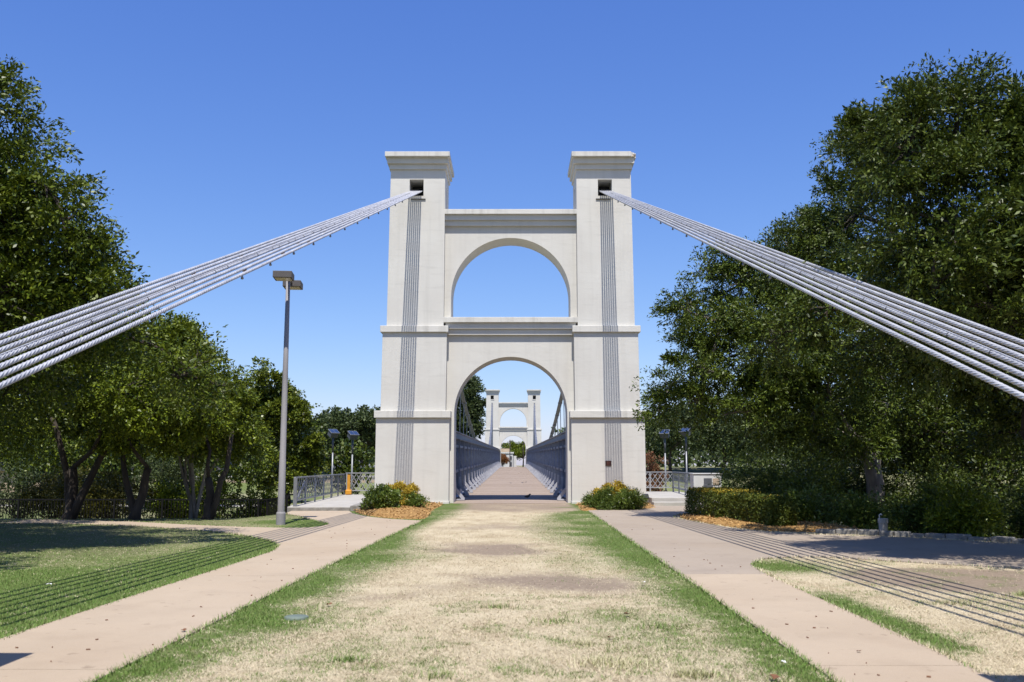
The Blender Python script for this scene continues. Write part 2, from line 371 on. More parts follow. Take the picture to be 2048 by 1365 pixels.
def band(x, a, wdt): return np.clip(1 - (x - a) / wdt, 0, 1) * (x >= a - .2)
def blob(x, y, cx, cy, rx, ry): return np.exp(-(((x - cx) / rx) ** 2 + ((y - cy) / ry) ** 2))
def lawn(x, y):
    """how green and how bare the turf is at each place"""
    x0, y0 = x, y; wx = (fbm(x * .8, y * .7, 201) - .5) * 2.2 + (fbm(x * 3.3, y * 3, 202, 3) - .5) * .5; wy = (fbm(x * .8, y * .7, 203) - .5) * 2.2
    n1 = fbm(x * 1.3, y * .9, 3); n2 = fbm(x * .45, y * .4, 11); n3 = fbm(x * 3.1, y * 2.4, 29)
    xl = np.interp(y, [7, 12, 17, 22, 27.5, 34], [-2.94, -2.83, -2.74, -2.64, -2.46, -2.4])
    xr = np.interp(y, [7, 14, 21, 32], [2.5, 2.55, 2.6, 2.69])
    wlft = np.interp(y, [7, 8.3, 9.8, 11, 13, 15, 17, 19.5, 22, 27, 30], [.6, .95, 1.75, 1.2, 1.05, 1.3, 2.0, 1.2, .65, .55, .9])
    wrgt = np.interp(y, [7, 9, 11, 13, 16, 19, 22, 28, 32, 34], [.65, .7, .8, .85, 1.2, 1.6, 2.2, 2.3, 1.8, .4])
    cen = (x > xl - .1) & (x < xr + .1)
    g = np.maximum(np.clip(1.25 - (x - xl) / wlft, 0, 1), np.clip(1.3 - (xr - x) / wrgt, 0, 1))
    g = g * (.72 + .75 * (n1 - .3))
    g = np.maximum(g, .62 * blob(x, y, 1.25, 10.3, .6, .8)); g = np.maximum(g, .42 * blob(x, y, 1.6, 8.4, .7, .7))
    g = np.maximum(g, .46 * blob(x, y, 1.5, 9.2, 1.1, 2.2) * (.5 + n2)); g = np.maximum(g, .44 * blob(x, y, -1.1, 8.3, 1.0, 1.3) * (.5 + n2)); g = np.maximum(g, .42 * blob(x, y, 1.2, 16.5, 1.0, 3.5) * (.5 + n1))
    g = np.maximum(g, .38 * (n3 > .60) * (y < 12)); g = np.maximum(g, .95 * blob(x, y, -3.2, 35, 1.7, .8)); g = np.maximum(g, .7 * blob(x, y, 2.4, 36.5, 1.0, .6))
    x, y = x + wx, y + wy
    d = 1.0 * blob(x, y, -.5, 18.3, 1.3, 1.3) + 1.0 * blob(x, y, .7, 13.2, 1.5, 1.2) + .6 * blob(x, y, -.1, 25, 1.6, 2) + .9 * sst(30, 36, y) + .5 * blob(x, y, -1.5, 11.6, .7, .6) + .45 * blob(x, y, 1.8, 7.8, .8, .9)
    d = d * (.6 + .8 * n2) + .25 * (n1 - .5) * 2
    x, y = x0, y0
    # left lawn and its shaded bare corner
    lf = x < -3.6
    gl = .95 - .30 * sst(13.0, 18.5, y) * sst(-5.0, -6.8, x) - .25 * (n1 - .4)
    gl = np.maximum(gl, 1.0 * blob(x, y, -6.2, 27.2, 2.0, 2.2))
    dl = 1.1 * sst(15.2, 18, y + (x + 6) * -.12) * sst(-5.8, -7.4, x) * (1 - blob(x, y, -6.2, 27.2, 2.0, 2.4)) + .5 * (n1 - .5)
    # right lawn
    rt = x > 3.6
    gr = np.maximum(1.1 * blob(x, y, 4.35, 15.4, .75, 1.15), .95 * np.exp(-((x - 3.95) / .28) ** 2) * sst(7.6, 9, y) * (1 - sst(11.6, 13, y)))
    gr = np.maximum(gr * (.65 + .7 * n1), .35 * (n3 > .58))
    e = ((x - 6.9) + (y - 13.3) * .55) / 2.1; f = ((y - 13.3) - (x - 6.9) * .1) / 2.0
    dr = 1.25 * (1 - sst(.65, 1.15, np.sqrt(e * e + f * f) + .35 * (n1 - .5)))
    g = np.where(lf, gl, np.where(rt, gr, g)); d = np.where(lf, dl, np.where(rt, dr, d))
    far = sst(30, 40, y) * (np.abs(x) > 6)
    g = g * (1 - far) + far * (.25 + .8 * n2); d = d * (1 - far) + far * .35
    return np.clip(g, 0, 1), np.clip(d, 0, 1)

def lines(lo, hi, step, ends):
    a = list(np.arange(lo, hi + 1e-6, step)); s = step; p = lo; q = hi; L = []; H = []
    while p > ends[0]: s *= 1.28; p -= s; L.append(p)
    s = step
    while q < ends[1]: s *= 1.16; q += s; H.append(q)
    return np.array(L[::-1] + a + H)
gx = lines(-13, 12, .14, (-900, 900)); gy = lines(6, 37, .14, (-150, 2600))
X, Y = np.meshgrid(gx, gy); G, D = lawn(X, Y); Z = height(X, Y)
nx, ny = len(gx), len(gy); idx = np.arange(nx * ny).reshape(ny, nx)
q = np.stack([idx[:-1, :-1], idx[:-1, 1:], idx[1:, 1:], idx[1:, :-1]], -1).reshape(-1, 4)
put('ground', np_mesh('ground', np.stack([X, Y, Z], -1).reshape(-1, 3), q, {'green': G, 'bare': D}, True), M['ground'], kind='structure')
put('river', np_mesh('river', np.array([(-900, 40, -4.1), (900, 40, -4.1), (900, 178, -4.1), (-900, 178, -4.1)], float), np.array([[0, 1, 2, 3]])), M['water'], kind='structure')

# ------------------------------------------------------------------ paths (slabs with joints)
def smooth_poly(pts, n=5):
    """pts: (x, y, hard?)"""
    P = [np.array(p[:2], float) for p in pts]; hard = [len(p) > 2 for p in pts]; N = len(P); o = []
    for i in range(N):
        a, b = P[i], P[(i + 1) % N]
        p0 = a - (b - a) if hard[i] else P[i - 1]; p3 = b + (b - a) if hard[(i + 1) % N] else P[(i + 2) % N]
        for k in range(n):
            t = k / n
            o.append(.5 * ((2 * a) + (b - p0) * t + (2 * p0 - 5 * a + 4 * b - p3) * t * t + (3 * a - p0 - 3 * b + p3) * t ** 3))
    return np.array(o)
def clip_y(poly, y, keep_above):
    o = []; n = len(poly)
    for i in range(n):
        a, b = poly[i], poly[(i + 1) % n]; ia = (a[1] >= y) == keep_above; ib = (b[1] >= y) == keep_above
        if ia: o.append(tuple(a))
        if ia != ib:
            t = (y - a[1]) / (b[1] - a[1]); o.append((a[0] + (b[0] - a[0]) * t, y))
    return o
def clip_x(poly, x):
    return [(b, a) for a, b in clip_y([(q[1], q[0]) for q in poly], x, False)]
def inside(poly, x, y):
    c = np.zeros(x.shape, bool); n = len(poly)
    for i in range(n):
        x0, y0 = poly[i]; x1, y1 = poly[(i + 1) % n]
        m = (y0 > y) != (y1 > y)
        c ^= m & (x < (x1 - x0) * (y - y0) / (y1 - y0 + 1e-12) + x0)
    return c
PATHS = []
def path(name, pts, cuts, mats, top=.012):
    poly = smooth_poly(pts); PATHS.append(poly)
    root = bpy.data.objects.new(name, None); COL.objects.link(root); root['kind'] = 'structure'; WLOC[root.name] = Vector((0, 0, 0))
    ys = [-1e3] + cuts + [1e3]
    for i in range(len(ys) - 1):
        p = clip_y(poly, ys[i] + .006, True)
        p = clip_y(p, ys[i + 1] - .006, False) if p else p
        if len(p) < 3: continue
        if name == 'right_path' and ys[i + 1] < 14.5: p = clip_x(p, 4.6)
        put('slab', MB().prism([(a, b) for a, b in p], -.09, top).mesh('slab'), mats[min(i, len(mats) - 1)], root)
    return root
LP = [(-2.94, 4.6, 1), (-2.94, 7.24), (-2.90, 9.0), (-2.84, 12.3), (-2.74, 17.2), (-2.64, 21.7), (-2.46, 27.6, 1), (-3.45, 28.4, 1), (-4.3, 29.7), (-5.1, 31.6), (-5.6, 33.5, 1), (-7.6, 33.5, 1),
      (-7.3, 31.5), (-6.7, 30.3), (-5.7, 28.0), (-4.95, 26.3), (-4.9, 25.2), (-5.25, 24.5), (-6.5, 24.7), (-8.3, 25.6), (-11, 27.3), (-14, 28.2, 1), (-14, 26.6, 1), (-10.6, 25.7), (-7.9, 23.8), (-6.4, 22.4), (-5.1, 20.5), (-4.55, 19.2), (-4.32, 17.9, 1), (-4.4, 14.5), (-4.49, 11.9), (-4.55, 8.95), (-4.6, 6.5), (-4.6, 4.6, 1)]
path('left_path', LP, [7.62, 13.9, 20.6], [M['pathpink'], M['pathpink'], M['pathpink'], M['pathpink']])
RP = [(2.5, 4.6, 1), (2.5, 7.25), (2.51, 9.84), (2.55, 14.15), (2.6, 21.4), (2.69, 31.7, 1), (2.75, 34.3, 1), (4.7, 34.9, 1), (5.0, 37.6, 1), (8.6, 37.6, 1), (8.4, 35.2), (7.2, 33.0), (5.7, 31.6), (5.05, 29.6), (5.2, 27.4), (5.88, 23.6), (7.04, 22.1), (8.5, 21.4), (10.2, 19.6), (12.0, 17.2), (16, 16.4, 1), (16, 14.4, 1), (10, 14.4), (8.0, 14.9), (6.6, 15.9), (5.5, 16.75), (4.5, 16.55), (4.02, 15.7), (3.86, 14.9), (3.8, 13.4), (3.78, 12.0), (3.75, 9.2), (3.71, 7.25), (3.7, 4.6, 1)]
path('right_path', RP, [7.78, 14.15, 24.6], [M['pathpink'], M['pathpink'], M['pathgrey'], M['pathgrey']])

MULCH = []
def mulch(name, pts, hgt, n_chip, seed):
    poly = smooth_poly(pts, 6); MULCH.append(poly); r = np.random.default_rng(seed)
    c = poly.mean(0); rings = 7; N = len(poly); v = []; z = []
    for k in range(rings + 1):
        t = k / rings; p = c + (poly - c) * (1 - t); hh = hgt * (1 - (1 - t) ** 2.2) + .016 + .02 * r.random(N) * (k > 0)
        v.append(np.column_stack([p, hh if k else np.full(N, -.03)]))
    v = np.concatenate(v); i = np.arange(N)
    qd = np.concatenate([np.stack([k * N + i, k * N + (i + 1) % N, (k + 1) * N + (i + 1) % N, (k + 1) * N + i], 1) for k in range(rings)])
    o = put(name, np_mesh(name, v, qd, smooth=True), M['mulch'], kind='structure')
    lo, hi = poly.min(0), poly.max(0); P = lo + (hi - lo) * r.random((n_chip * 3, 2)); P = P[inside(poly, P[:, 0], P[:, 1])][:n_chip]
    # radial parameter for height
    d = P - c; a = np.arctan2(d[:, 1], d[:, 0]); pa = np.arctan2(*(poly - c).T[::-1]); pr = np.linalg.norm(poly - c, axis=1)
    so_ = np.argsort(pa); t = np.clip(1 - np.linalg.norm(d, axis=1) / np.interp(a, pa[so_], pr[so_], period=2 * np.pi), 0, 1)
    zz = hgt * (1 - (1 - t) ** 2.2) + .03
    put('wood_chips', leaf_quads(np.column_stack([P, zz]), r.normal(size=(len(P), 3)) * [1, 1, .25], .085, .03, r, up=1.6), M['chip'], o, kind='stuff')
    return o

def leaf_quads(c, axis, L, W, r, up=.6, fold=.12, name='leaves'):
    n = len(c); a = axis / (np.linalg.norm(axis, axis=1, keepdims=True) + 1e-9)
    nr = np.cross(a, r.normal(size=(n, 3))); nr /= np.linalg.norm(nr, axis=1, keepdims=True) + 1e-9
    nr[nr[:, 2] < 0] *= -1; nr[:, 2] += up * r.random(n); nr -= a * (nr * a).sum(1, keepdims=True); nr /= np.linalg.norm(nr, axis=1, keepdims=True) + 1e-9
    s = np.cross(nr, a); k = (.65 + .7 * r.random((n, 1))); L_ = L * k; W_ = W * k
    v = np.stack([c, c + a * L_ * .5 + s * W_ * .5 + nr * fold * W_, c + a * L_, c + a * L_ * .45 - s * W_ * .5 + nr * fold * W_], 1).reshape(-1, 3)
    return np_mesh(name, v, np.arange(4 * n).reshape(n, 4))

# ------------------------------------------------------------------ plants
def unit(v): return v / (np.linalg.norm(v, axis=-1, keepdims=True) + 1e-9)
def crown_mesh(blobs, n, L, W, seed, up=.5, dens=11, csize=.42, droop=.25, inner=.16, spread=.88):
    """leaves on twigs on branchlets spread over lumpy volumes; returns mesh and branchlet points"""
    r = np.random.default_rng(seed); wts = np.array([b[3] ** 2 * (b[4] if len(b) > 4 else 1) for b in blobs], float); wts /= wts.sum()
    pts = []; axs = []; cl = []
    for b, wt in zip(blobs, wts):
        c = np.array(b[:3]); rad = b[3]; sq = b[4] if len(b) > 4 else .85
        m = max(10, int(dens * rad ** 1.9)); k = int(n * wt)
        dr = unit(r.normal(size=(m, 3)) + [0, -.12, .18]); rf = .42 + .58 * r.random((m, 1)) ** .55
        lump = 1 + .42 * (r.random((m, 1)) - .6)
        cc = c + dr * rf * lump * rad * spread * [1, 1, sq]; cl.append((c, cc))
        cs = (csize * rad ** .55 + .10) * (.55 + .9 * r.random(m))
        tw = unit(dr[:, None, :] * .75 + r.normal(size=(m, 26, 3)) * .75 * [1, 1, .62] + [0, 0, .12])
        pick = r.random(m) ** .8; pick /= pick.sum()
        ci = r.choice(m, k, p=pick); ti = r.integers(0, 26, k); t = r.random(k) ** .65
        d = tw[ci, ti]; p = cc[ci] + d * (cs[ci] * t * 1.22)[:, None] + r.normal(size=(k, 3)) * .035 - np.array([0, 0, 1]) * (droop * cs[ci] * t * t)[:, None]
        pts.append(p); axs.append(unit(d + r.normal(size=(k, 3)) * .75 + [0, 0, -.25]))
        ki = int(k * inner); pi = c + unit(r.normal(size=(ki, 3))) * (rad * .75 * r.random((ki, 1)) ** .4) * [1, 1, sq]
        pts.append(pi); axs.append(r.normal(size=(ki, 3)))
    p = np.concatenate(pts); a = np.concatenate(axs)
    return leaf_quads(p, a, L, W, r, up, name='crown'), cl

def curve(a, b, r, bend=.15, n=5):
    a, b = Vector(a), Vector(b); L = (b - a).length; o = []
    off = Vector(r.normal(size=3)) * L * bend * .5; off.z = abs(off.z) * .6
    for i in range(n):
        t = i / (n - 1); o.append(a.lerp(b, t) + off * math.sin(math.pi * t) + Vector(r.normal(size=3)) * L * .015 * (0 < i < n - 1))
    return o
def tree(name, label, base, fork, blobs, n, L, W, leaf, bark, r0, seed, group=None, twigs=7, extra=(), **kw):
    z0 = float(height(base[0], base[1])) if len(base) < 3 else base[2]
    root = thing(name, label, 'tree', (base[0], base[1], z0), group)
    me, cl = crown_mesh(blobs, n, L, W, seed, **kw)
    r = np.random.default_rng(seed + 1); t = MB(); b0 = Vector((base[0], base[1], z0 - .15)); fk = Vector(fork)
    pts = curve(b0, fk, r, .12, 6); t.tube(pts, [r0 * (1.45 if i == 0 else 1.05 - .06 * i) for i in range(6)], 10)
    for bx in extra:            # more stems from the same root
        t.tube(curve(b0 + Vector((.1, .05, .1)), bx, r, .12, 6), [r0 * (.8 - .08 * i) for i in range(6)], 8)
    put('trunk', t.mesh('trunk', True), bark, root)
    l = MB()
    done = [(fk, r0 * .55)]        # each bough grows from the nearest wood that is already there
    for (c, cc), b in sorted(zip(cl, blobs), key=lambda q: (Vector(q[1][:3]) - fk).length):
        rb = r0 * .2 * max(.6, b[3]) ** .5 + .012; cv = Vector(b[:3])
        src, rs = min(done, key=lambda q: (q[0] - cv).length + (.6 if q[0] is fk else 0)); rs = max(rs * .8, rb * .8)
        l.tube(curve(src, cv, r, .3, 6), [rs + (rb * .7 - rs) * k / 5 for k in range(6)], 7); done.append((cv, max(rb * .8, rs * .62)))
        for q in cc[r.permutation(len(cc))[:twigs + int(b[3] * 4)]]:
            l.tube(curve(c, q, r, .25, 4), [rb * .75, rb * .5, rb * .32, .006], 5, False)
    put('limbs', l.mesh('limbs', True), bark, root)
    put('crown', me, leaf, root)
    return root
def shrub(name, label, cat, blobs, n, L, W, leaf, seed, base=None, stems=8, group=None, **kw):
    c = np.array([b[:3] for b in blobs]).mean(0)
    x, y = (base or (c[0], c[1]))[:2]; z0 = float(height(x, y)) if base is None or len(base) < 3 else base[2]
    root = thing(name, label, cat, (x, y, z0), group)
    me, cl = crown_mesh(blobs, n, L, W, seed, **kw); r = np.random.default_rng(seed); s = MB()
    for cc in cl:
        for q in cc[1][r.permutation(len(cc[1]))[:stems]]:
            s.tube(curve((x + r.normal() * .05, y + r.normal() * .05, z0 - .05), q, r, .2, 4), [.02, .014, .009, .004], 5, False)
    put('stems', s.mesh('stems'), M['bark'], root); put('foliage', me, leaf, root)
    return root

# ------------------------------------------------------------------ the towers
def tapered(xo0, xo1, xi0, xi1, y0, y1, z0, z1, sgn):
    def ring(xo, xi, z): return [(sgn * xi, y0, z), (sgn * xo, y0, z), (sgn * xo, y1, z), (sgn * xi, y1, z)]
    p = ring(xo0, xi0, z0) + ring(xo1, xi1, z1)
    if sgn < 0:
        p = [p[i] for i in (1, 0, 3, 2, 5, 4, 7, 6)]
    return MB().hexa(p)
def boolean(me, cutters):
    o = bpy.data.objects.new('tmp', me); COL.objects.link(o); cs = []
    for c in cutters:
        k = bpy.data.objects.new('tmpc', c); COL.objects.link(k); cs.append(k)
        m = o.modifiers.new('b', 'BOOLEAN'); m.operation = 'DIFFERENCE'; m.object = k; m.solver = 'EXACT'
    bpy.context.view_layer.update()
    r = bpy.data.meshes.new_from_object(o.evaluated_get(bpy.context.evaluated_depsgraph_get()))
    for k in [o] + cs: bpy.data.objects.remove(k)
    return r
def arch_wall(hw, spring, ztop, zbot, open_bot, y0, y1, xw, n=40):
    """wall panel with a round-headed opening, as one outline extruded in depth"""
    m = MB()
    def col(xa, za0, xb, zb0):      # a slice of wall between two x, from its (sloping) underside to the top
        m.hexa([(xa, y0, za0), (xb, y0, zb0), (xb, y1, zb0), (xa, y1, za0), (xa, y0, ztop), (xb, y0, ztop), (xb, y1, ztop), (xa, y1, ztop)])
    col(-xw, zbot, -hw, zbot); col(hw, zbot, xw, zbot)
    P = [(-hw * math.cos(math.pi * i / n), spring + hw * math.sin(math.pi * i / n)) for i in range(n + 1)]
    for (xa, za), (xb, zb) in zip(P, P[1:]): col(xa, za, xb, zb)
    bm = bmesh.new(); me = m.mesh('arch_wall'); bm.from_mesh(me); bmesh.ops.remove_doubles(bm, verts=bm.verts[:], dist=1e-4)
    seen = {}
    for f in bm.faces: seen.setdefault(tuple(sorted(v.index for v in f.verts)), []).append(f)
    bmesh.ops.delete(bm, geom=[f for fs in seen.values() if len(fs) > 1 for f in fs], context='FACES_ONLY')
    # the slice faces next to the jambs do not pair up: drop any face wholly inside the wall
    bmesh.ops.recalc_face_normals(bm, faces=bm.faces[:]); bm.to_mesh(me); bm.free(); return me

tower = thing('bridge_tower', 'tall cream stucco bridge tower with two stacked arches, in front', 'bridge tower', (0, 41.3, 0), 'twin towers of the suspension bridge')
S, LG = M['stucco'], M['ledge']
for sg in (-1, 1):
    dx = 0 if sg < 0 else -.03
    put('pier_base', tapered(5.67 + dx, 5.66 + dx, 2.58 + dx, 2.58 + dx, 40.0, 42.6, -.6, 3.56, sg).mesh('pier_base'), S, tower, bevel=.012)
    put('plinth', tapered(5.70 + dx, 5.69 + dx, 2.56 + dx, 2.56 + dx, 39.96, 42.64, -.6, .10, sg).mesh('plinth'), LG, tower, bevel=.012)
    put('ledge', tapered(5.735 + dx, 5.735 + dx, 2.52 + dx, 2.52 + dx, 39.88, 42.72, 3.555, 3.855, sg).mesh('ledge'), LG, tower, bevel=.018)
    put('pier_middle', tapered(5.49 + dx, 5.46 + dx, 2.745 + dx, 2.72 + dx, 40.08, 42.52, 3.85, 7.20, sg).mesh('pier_middle'), S, tower, bevel=.012)
    put('ledge', tapered(5.555 + dx, 5.555 + dx, 2.655 + dx, 2.655 + dx, 39.97, 42.63, 7.195, 7.475, sg).mesh('ledge'), LG, tower, bevel=.018)
    top = tapered(5.30, 5.23, 2.87, 2.86, 40.15, 42.45, 7.47, 14.5, sg).mesh('pier_top')
    cx = sg * 4.1
    cuts = [MB().box(cx - .305, cx + .305, 39, 44, 13.20, 13.935).mesh('c')]
    a, b = sorted((sg * 2.5, sg * 3.2)); cuts.append(MB().box(a, b, 41.05, 41.45, 12.35, 13.85).mesh('c'))
    put('pier_top', boolean(top, cuts), S, tower)
    put('saddle_housing', MB().box(cx - .29, cx + .29, 41.2, 41.5, 13.22, 13.92).mesh('saddle_housing'), M['dark'], tower)
    put('cap_moulding', tapered(5.29, 5.29, 2.80, 2.80, 40.06, 42.54, 14.37, 14.60, sg).mesh('cap_moulding'), S, tower, bevel=.01)
    put('cap_moulding', tapered(5.37, 5.37, 2.72, 2.72, 39.93, 42.67, 14.597, 14.85, sg).mesh('cap_moulding'), S, tower, bevel=.01)
    if sg < 0:
        put('cap_fascia', tapered(5.45, 5.45, 2.64, 2.64, 39.72, 42.84, 14.847, 15.06, sg).mesh('cap_fascia'), LG, tower, bevel=.015)
    else:   # the outer front corner of this one is broken away
        poly = [(2.64, 39.72), (5.20, 39.72), (5.22, 39.80), (5.27, 39.83), (5.29, 39.9), (5.37, 39.92), (5.39, 40.0), (5.45, 40.02), (5.45, 42.84), (2.64, 42.84)]
        put('cap_fascia', MB().prism(poly, 14.847, 15.06).mesh('cap_fascia'), LG, tower, bevel=.008)
        mb = MB()
        mb.hexa([(5.19, 39.80, 14.86), (5.34, 39.83, 14.86), (5.42, 40.05, 14.86), (5.2, 40.05, 14.86), (5.21, 39.85, 14.93), (5.30, 39.87, 14.97), (5.40, 40.05, 15.02), (5.2, 40.05, 15.03)])
        mb.obox((5.36, 39.9, 14.93), (.1, .12, .1), .5, .3)
        o = put('broken_corner', mb.mesh('broken_corner'), M['broken'], tower); o['label'] = 'broken stucco corner of the right cap'
    put('ledge_bar', MB().box(cx - .32 - .08 * sg, cx + .32 - .08 * sg, 40.10, 40.155, 13.035, 13.065).mesh('ledge_bar'), M['dark'], tower)
put('arch_wall', arch_wall(2.41, 3.79, 7.2, -.5, -.5, 40.55, 42.05, 2.85), S, tower)
put('arch_wall', arch_wall(2.585, 8.84, 12.0, 7.86, 7.86, 40.553, 42.047, 2.95), S, tower)
for z0, z1, z2, z3, hw in ((7.13, 7.385, 7.64, 7.87, 2.80), (11.93, 12.16, 12.395, 12.615, 2.885)):
    put('cornice_moulding', MB().box(-hw, hw, 40.40, 42.20, z0, z1 + .003).mesh('cornice_moulding'), S, tower, bevel=.01)
    put('cornice_moulding', MB().box(-hw, hw, 40.29, 42.31, z1, z2 + .003).mesh('cornice_moulding'), S, tower, bevel=.01)
    h2 = hw if hw > 2.85 else 2.885
    put('cornice_fascia', MB().box(-h2, h2, 40.17, 42.43, z2, z3).mesh('cornice_fascia'), LG, tower, bevel=.015)

far = tower.copy(); COL.objects.link(far); far.location = (0, 41.3 + 144.6, 1.12); far['label'] = 'smaller looking cream bridge tower across the river, seen through the front arch'
for ch in list(tower.children):
    if ch.name.startswith(('broken_corner',)): continue
    c = ch.copy(); COL.objects.link(c); c.parent = far
p = thing('plaque', 'small dark brown plaque on the right pier of the near tower', 'plaque', (4.075, 39.985, 1.66))
put('plate', MB().box(3.953, 4.196, 39.966, 39.999, 1.555, 1.77).mesh('plate'), M['plaque'], p, bevel=.006)
mb = MB()
for i, (a, b, h) in enumerate(((.35, .65, .022), (.2, .8, .018), (.25, .75, .018), (.32, .68, .014))):
    z = 1.735 - i * .045; mb.box(3.953 + .243 * a, 3.953 + .243 * b, 39.962, 39.967, z - h, z)
put('lettering', mb.mesh('lettering'), M['letters'], p)

# ------------------------------------------------------------------ deck and stiffening trusses
def zdeck(y):
    return float(np.interp(y, [30, 42, 74, 104, 135, 152, 165, 175, 184, 300], [.02, .02, .36, .68, 1.03, 1.2, 1.28, 1.25, 1.15, 1.12]))
PAN = 4.2; N_PAN = 34; Y0 = 42.75
deck = thing('bridge_deck', 'long wooden plank deck running through the arch across the river', 'bridge deck', (0, Y0, 0))
mb = MB(); r = random.Random(3); y = 40.1
while y < 186:
    wd = .285; z = zdeck(y) + r.uniform(-.006, .006); z2 = zdeck(y + wd) + (z - zdeck(y)); e = r.uniform(-.015, .015); x1 = 2.40 if y < 42.4 else 2.33
    mb.hexa([(-x1 + e, y, z - .09), (x1 + e, y, z - .09), (x1 + e, y + wd - .012, z2 - .09), (-x1 + e, y + wd - .012, z2 - .09), (-x1 + e, y, z), (x1 + e, y, z), (x1 + e, y + wd - .012, z2), (-x1 + e, y + wd - .012, z2)])
    y += wd
put('planks', mb.mesh('planks'), M['plank'], deck, kind='stuff')
for i in range(N_PAN + 1):
    y = Y0 + i * PAN - .1; z = zdeck(y)
    bar('floor_beam', (-4.35, y, z - .35), (4.35, y, z - .35), .18, .42, M['truss'], deck)
for sx in (-1, 1):
    for i in range(N_PAN):
        ya, yb = Y0 + i * PAN, Y0 + (i + 1) * PAN; bar('kerb_timber', (sx * 2.36, ya, zdeck(ya) + .06), (sx * 2.36, yb - .02, zdeck(yb) + .06), .12, .14, M['steelbeam'], deck); bar('kerb_cap', (sx * 2.50, ya, zdeck(ya) + .14), (sx * 2.50, yb - .02, zdeck(yb) + .14), .22, .025, M['trussrail'], deck)
    bar('edge_plate', (sx * 2.95, Y0, -.1), (sx * 2.95, Y0 + 2, -.08), .9, .03, M['truss'], deck)
for sx, side in ((-1, 'left'), (1, 'right')):
    t = thing('stiffening_truss', 'grey steel lattice truss along the %s side of the plank deck' % side, 'bridge truss', (sx * 2.6, Y0, 0), 'trusses beside the deck')
    x = sx * 2.62
    for i in range(N_PAN + 1):
        y = Y0 + i * PAN; z = zdeck(y)
        bar('post', (x, y, z - .2), (x, y, z + 2.80), .22, .12, M['truss'], t)
        bar('knee_brace', (sx * 2.50, y, z + .95), (sx * 2.47, y, z + .5), .10, .13, M['trussrail'], t)
        bar('knee_brace', (sx * 2.49, y, z + .55), (sx * 2.10, y, z + .06), .12, .14, M['trussrail'], t)
        bar('foot_plate', (sx * 2.05, y, z + .045), (sx * 2.55, y, z + .045), .42, .06, M['trussrail'], t)
        if i == N_PAN: break
        y2 = y + PAN; z2 = zdeck(y2); ym = (y + y2) / 2; zm = zdeck(ym)
        bar('top_chord', (x, y, z + 2.92), (x, y2, z2 + 2.92), .16, .26, M['truss'], t)
        bar('chord_plate', (x, y, z + 3.065), (x, y2, z2 + 3.065), .34, .03, M['trussrail'], t)
        bar('chord_plate', (x, y, z + 2.775), (x, y2, z2 + 2.775), .30, .03, M['truss'], t)
        bar('upper_rail', (x, y, z + 2.42), (x, y2, z2 + 2.42), .10, .12, M['truss'], t)
        bar('middle_rail', (x, y, z + 1.25), (x, y2, z2 + 1.25), .10, .12, M['truss'], t)
        bar('bottom_chord', (x, y, z + .22), (x, y2, z2 + .22), .20, .22, M['truss'], t)
        for k in (1, 3): # intermediate verticals
            yy = y + PAN * k / 4; zz = zdeck(yy)
            bar('vertical', (x + sx * .05, yy, zz + .3), (x + sx * .05, yy, zz + 2.75), .05, .05, M['truss'], t)
        for k in range(2):
            ya = y + k * PAN / 2; yb = ya + PAN / 2; za, zb = zdeck(ya), zdeck(yb)
            bar('diagonal', (x, ya, za + .3), (x, yb, zb + 2.4), .03, .09, M['truss'], t)
            bar('diagonal', (x + .034, ya, za + 2.4), (x + .034, yb, zb + .3), .03, .09, M['truss'], t)

# main span cables and their hangers
def zcab(y): u = (y - 113.0) / 71.5; return 2.7 + 10.9 * u * u
def xcab(y): u = (y - 113.0) / 71.5; return 3.42 + .68 * u * u
for sx, side in ((-1, 'left'), (1, 'right')):
    t = thing('main_span_cable', 'grey main cable sagging between the towers on the %s with thin vertical hangers' % side, 'bridge cable', (sx * 4, 42.5, 0), 'main cables over the river')
    mb = MB()
    for k in range(5):
        mb.tube([(sx * xcab(y) + (k - 2) * .058, y, zcab(y)) for y in np.linspace(41.5, 184.5, 60)], .032, 6)
    put('cable', mb.mesh('cable', True), M['maincable'], t)
    for i in range(1, N_PAN):
        y = Y0 + i * PAN
        bar('hanger', (sx * 3.75, y - .1, zdeck(y) - .3), (sx * xcab(y), y - .1, zcab(y)), .05, .05, M['galv'], t)
        bar('cable_band', (sx * xcab(y), y - .14, zcab(y)), (sx * xcab(y), y - .02, zcab(y)), .34, .10, M['truss'], t)

# ------------------------------------------------------------------ back stay cables: seven twisted wire ropes a side
LROPE = 41.0
def rope_mesh():
    n = 24; step = .025; L = LROPE; m = int(L / step) + 1; lay = .52
    a = np.arange(n) * 2 * np.pi / n; s = np.arange(m) * step
    rad = .0285 + .0045 * np.abs(np.cos(a * 3)) ** .8 * 1.0
    rad = .019 + .012 * np.sqrt(np.clip(np.abs(np.cos(a * 3)), 0, 1))
    ang = a[None] - 2 * np.pi * s[:, None] / lay
    v = np.stack([np.repeat(s[:, None], n, 1), rad * np.cos(ang), rad * np.sin(ang)], -1).reshape(-1, 3)
    i = np.arange(m * n).reshape(m, n); q = np.stack([i[:-1], np.roll(i, -1, 1)[:-1], np.roll(i, -1, 1)[1:], i[1:]], -1).reshape(-1, 4)[:, ::-1]
    return np_mesh('wire_rope', v, q, smooth=True)
RM = rope_mesh(); RM.materials.append(M['rope'])
tie_me = MB().lathe((0, 0, 0), [(.033, -.004), (.036, -.004), (.036, .004), (.033, .004)], 10).mesh('tie'); tie_me.materials.append(M['tie'])
lamp_mb = MB().lathe((0, 0, -.13), [(.01, .03), (.03, .04), (.036, .06), (.028, .09), (.018, .1), (.018, .14)], 10); lamp_me = lamp_mb.mesh('cable_light', True); lamp_me.materials.append(M['galv'])
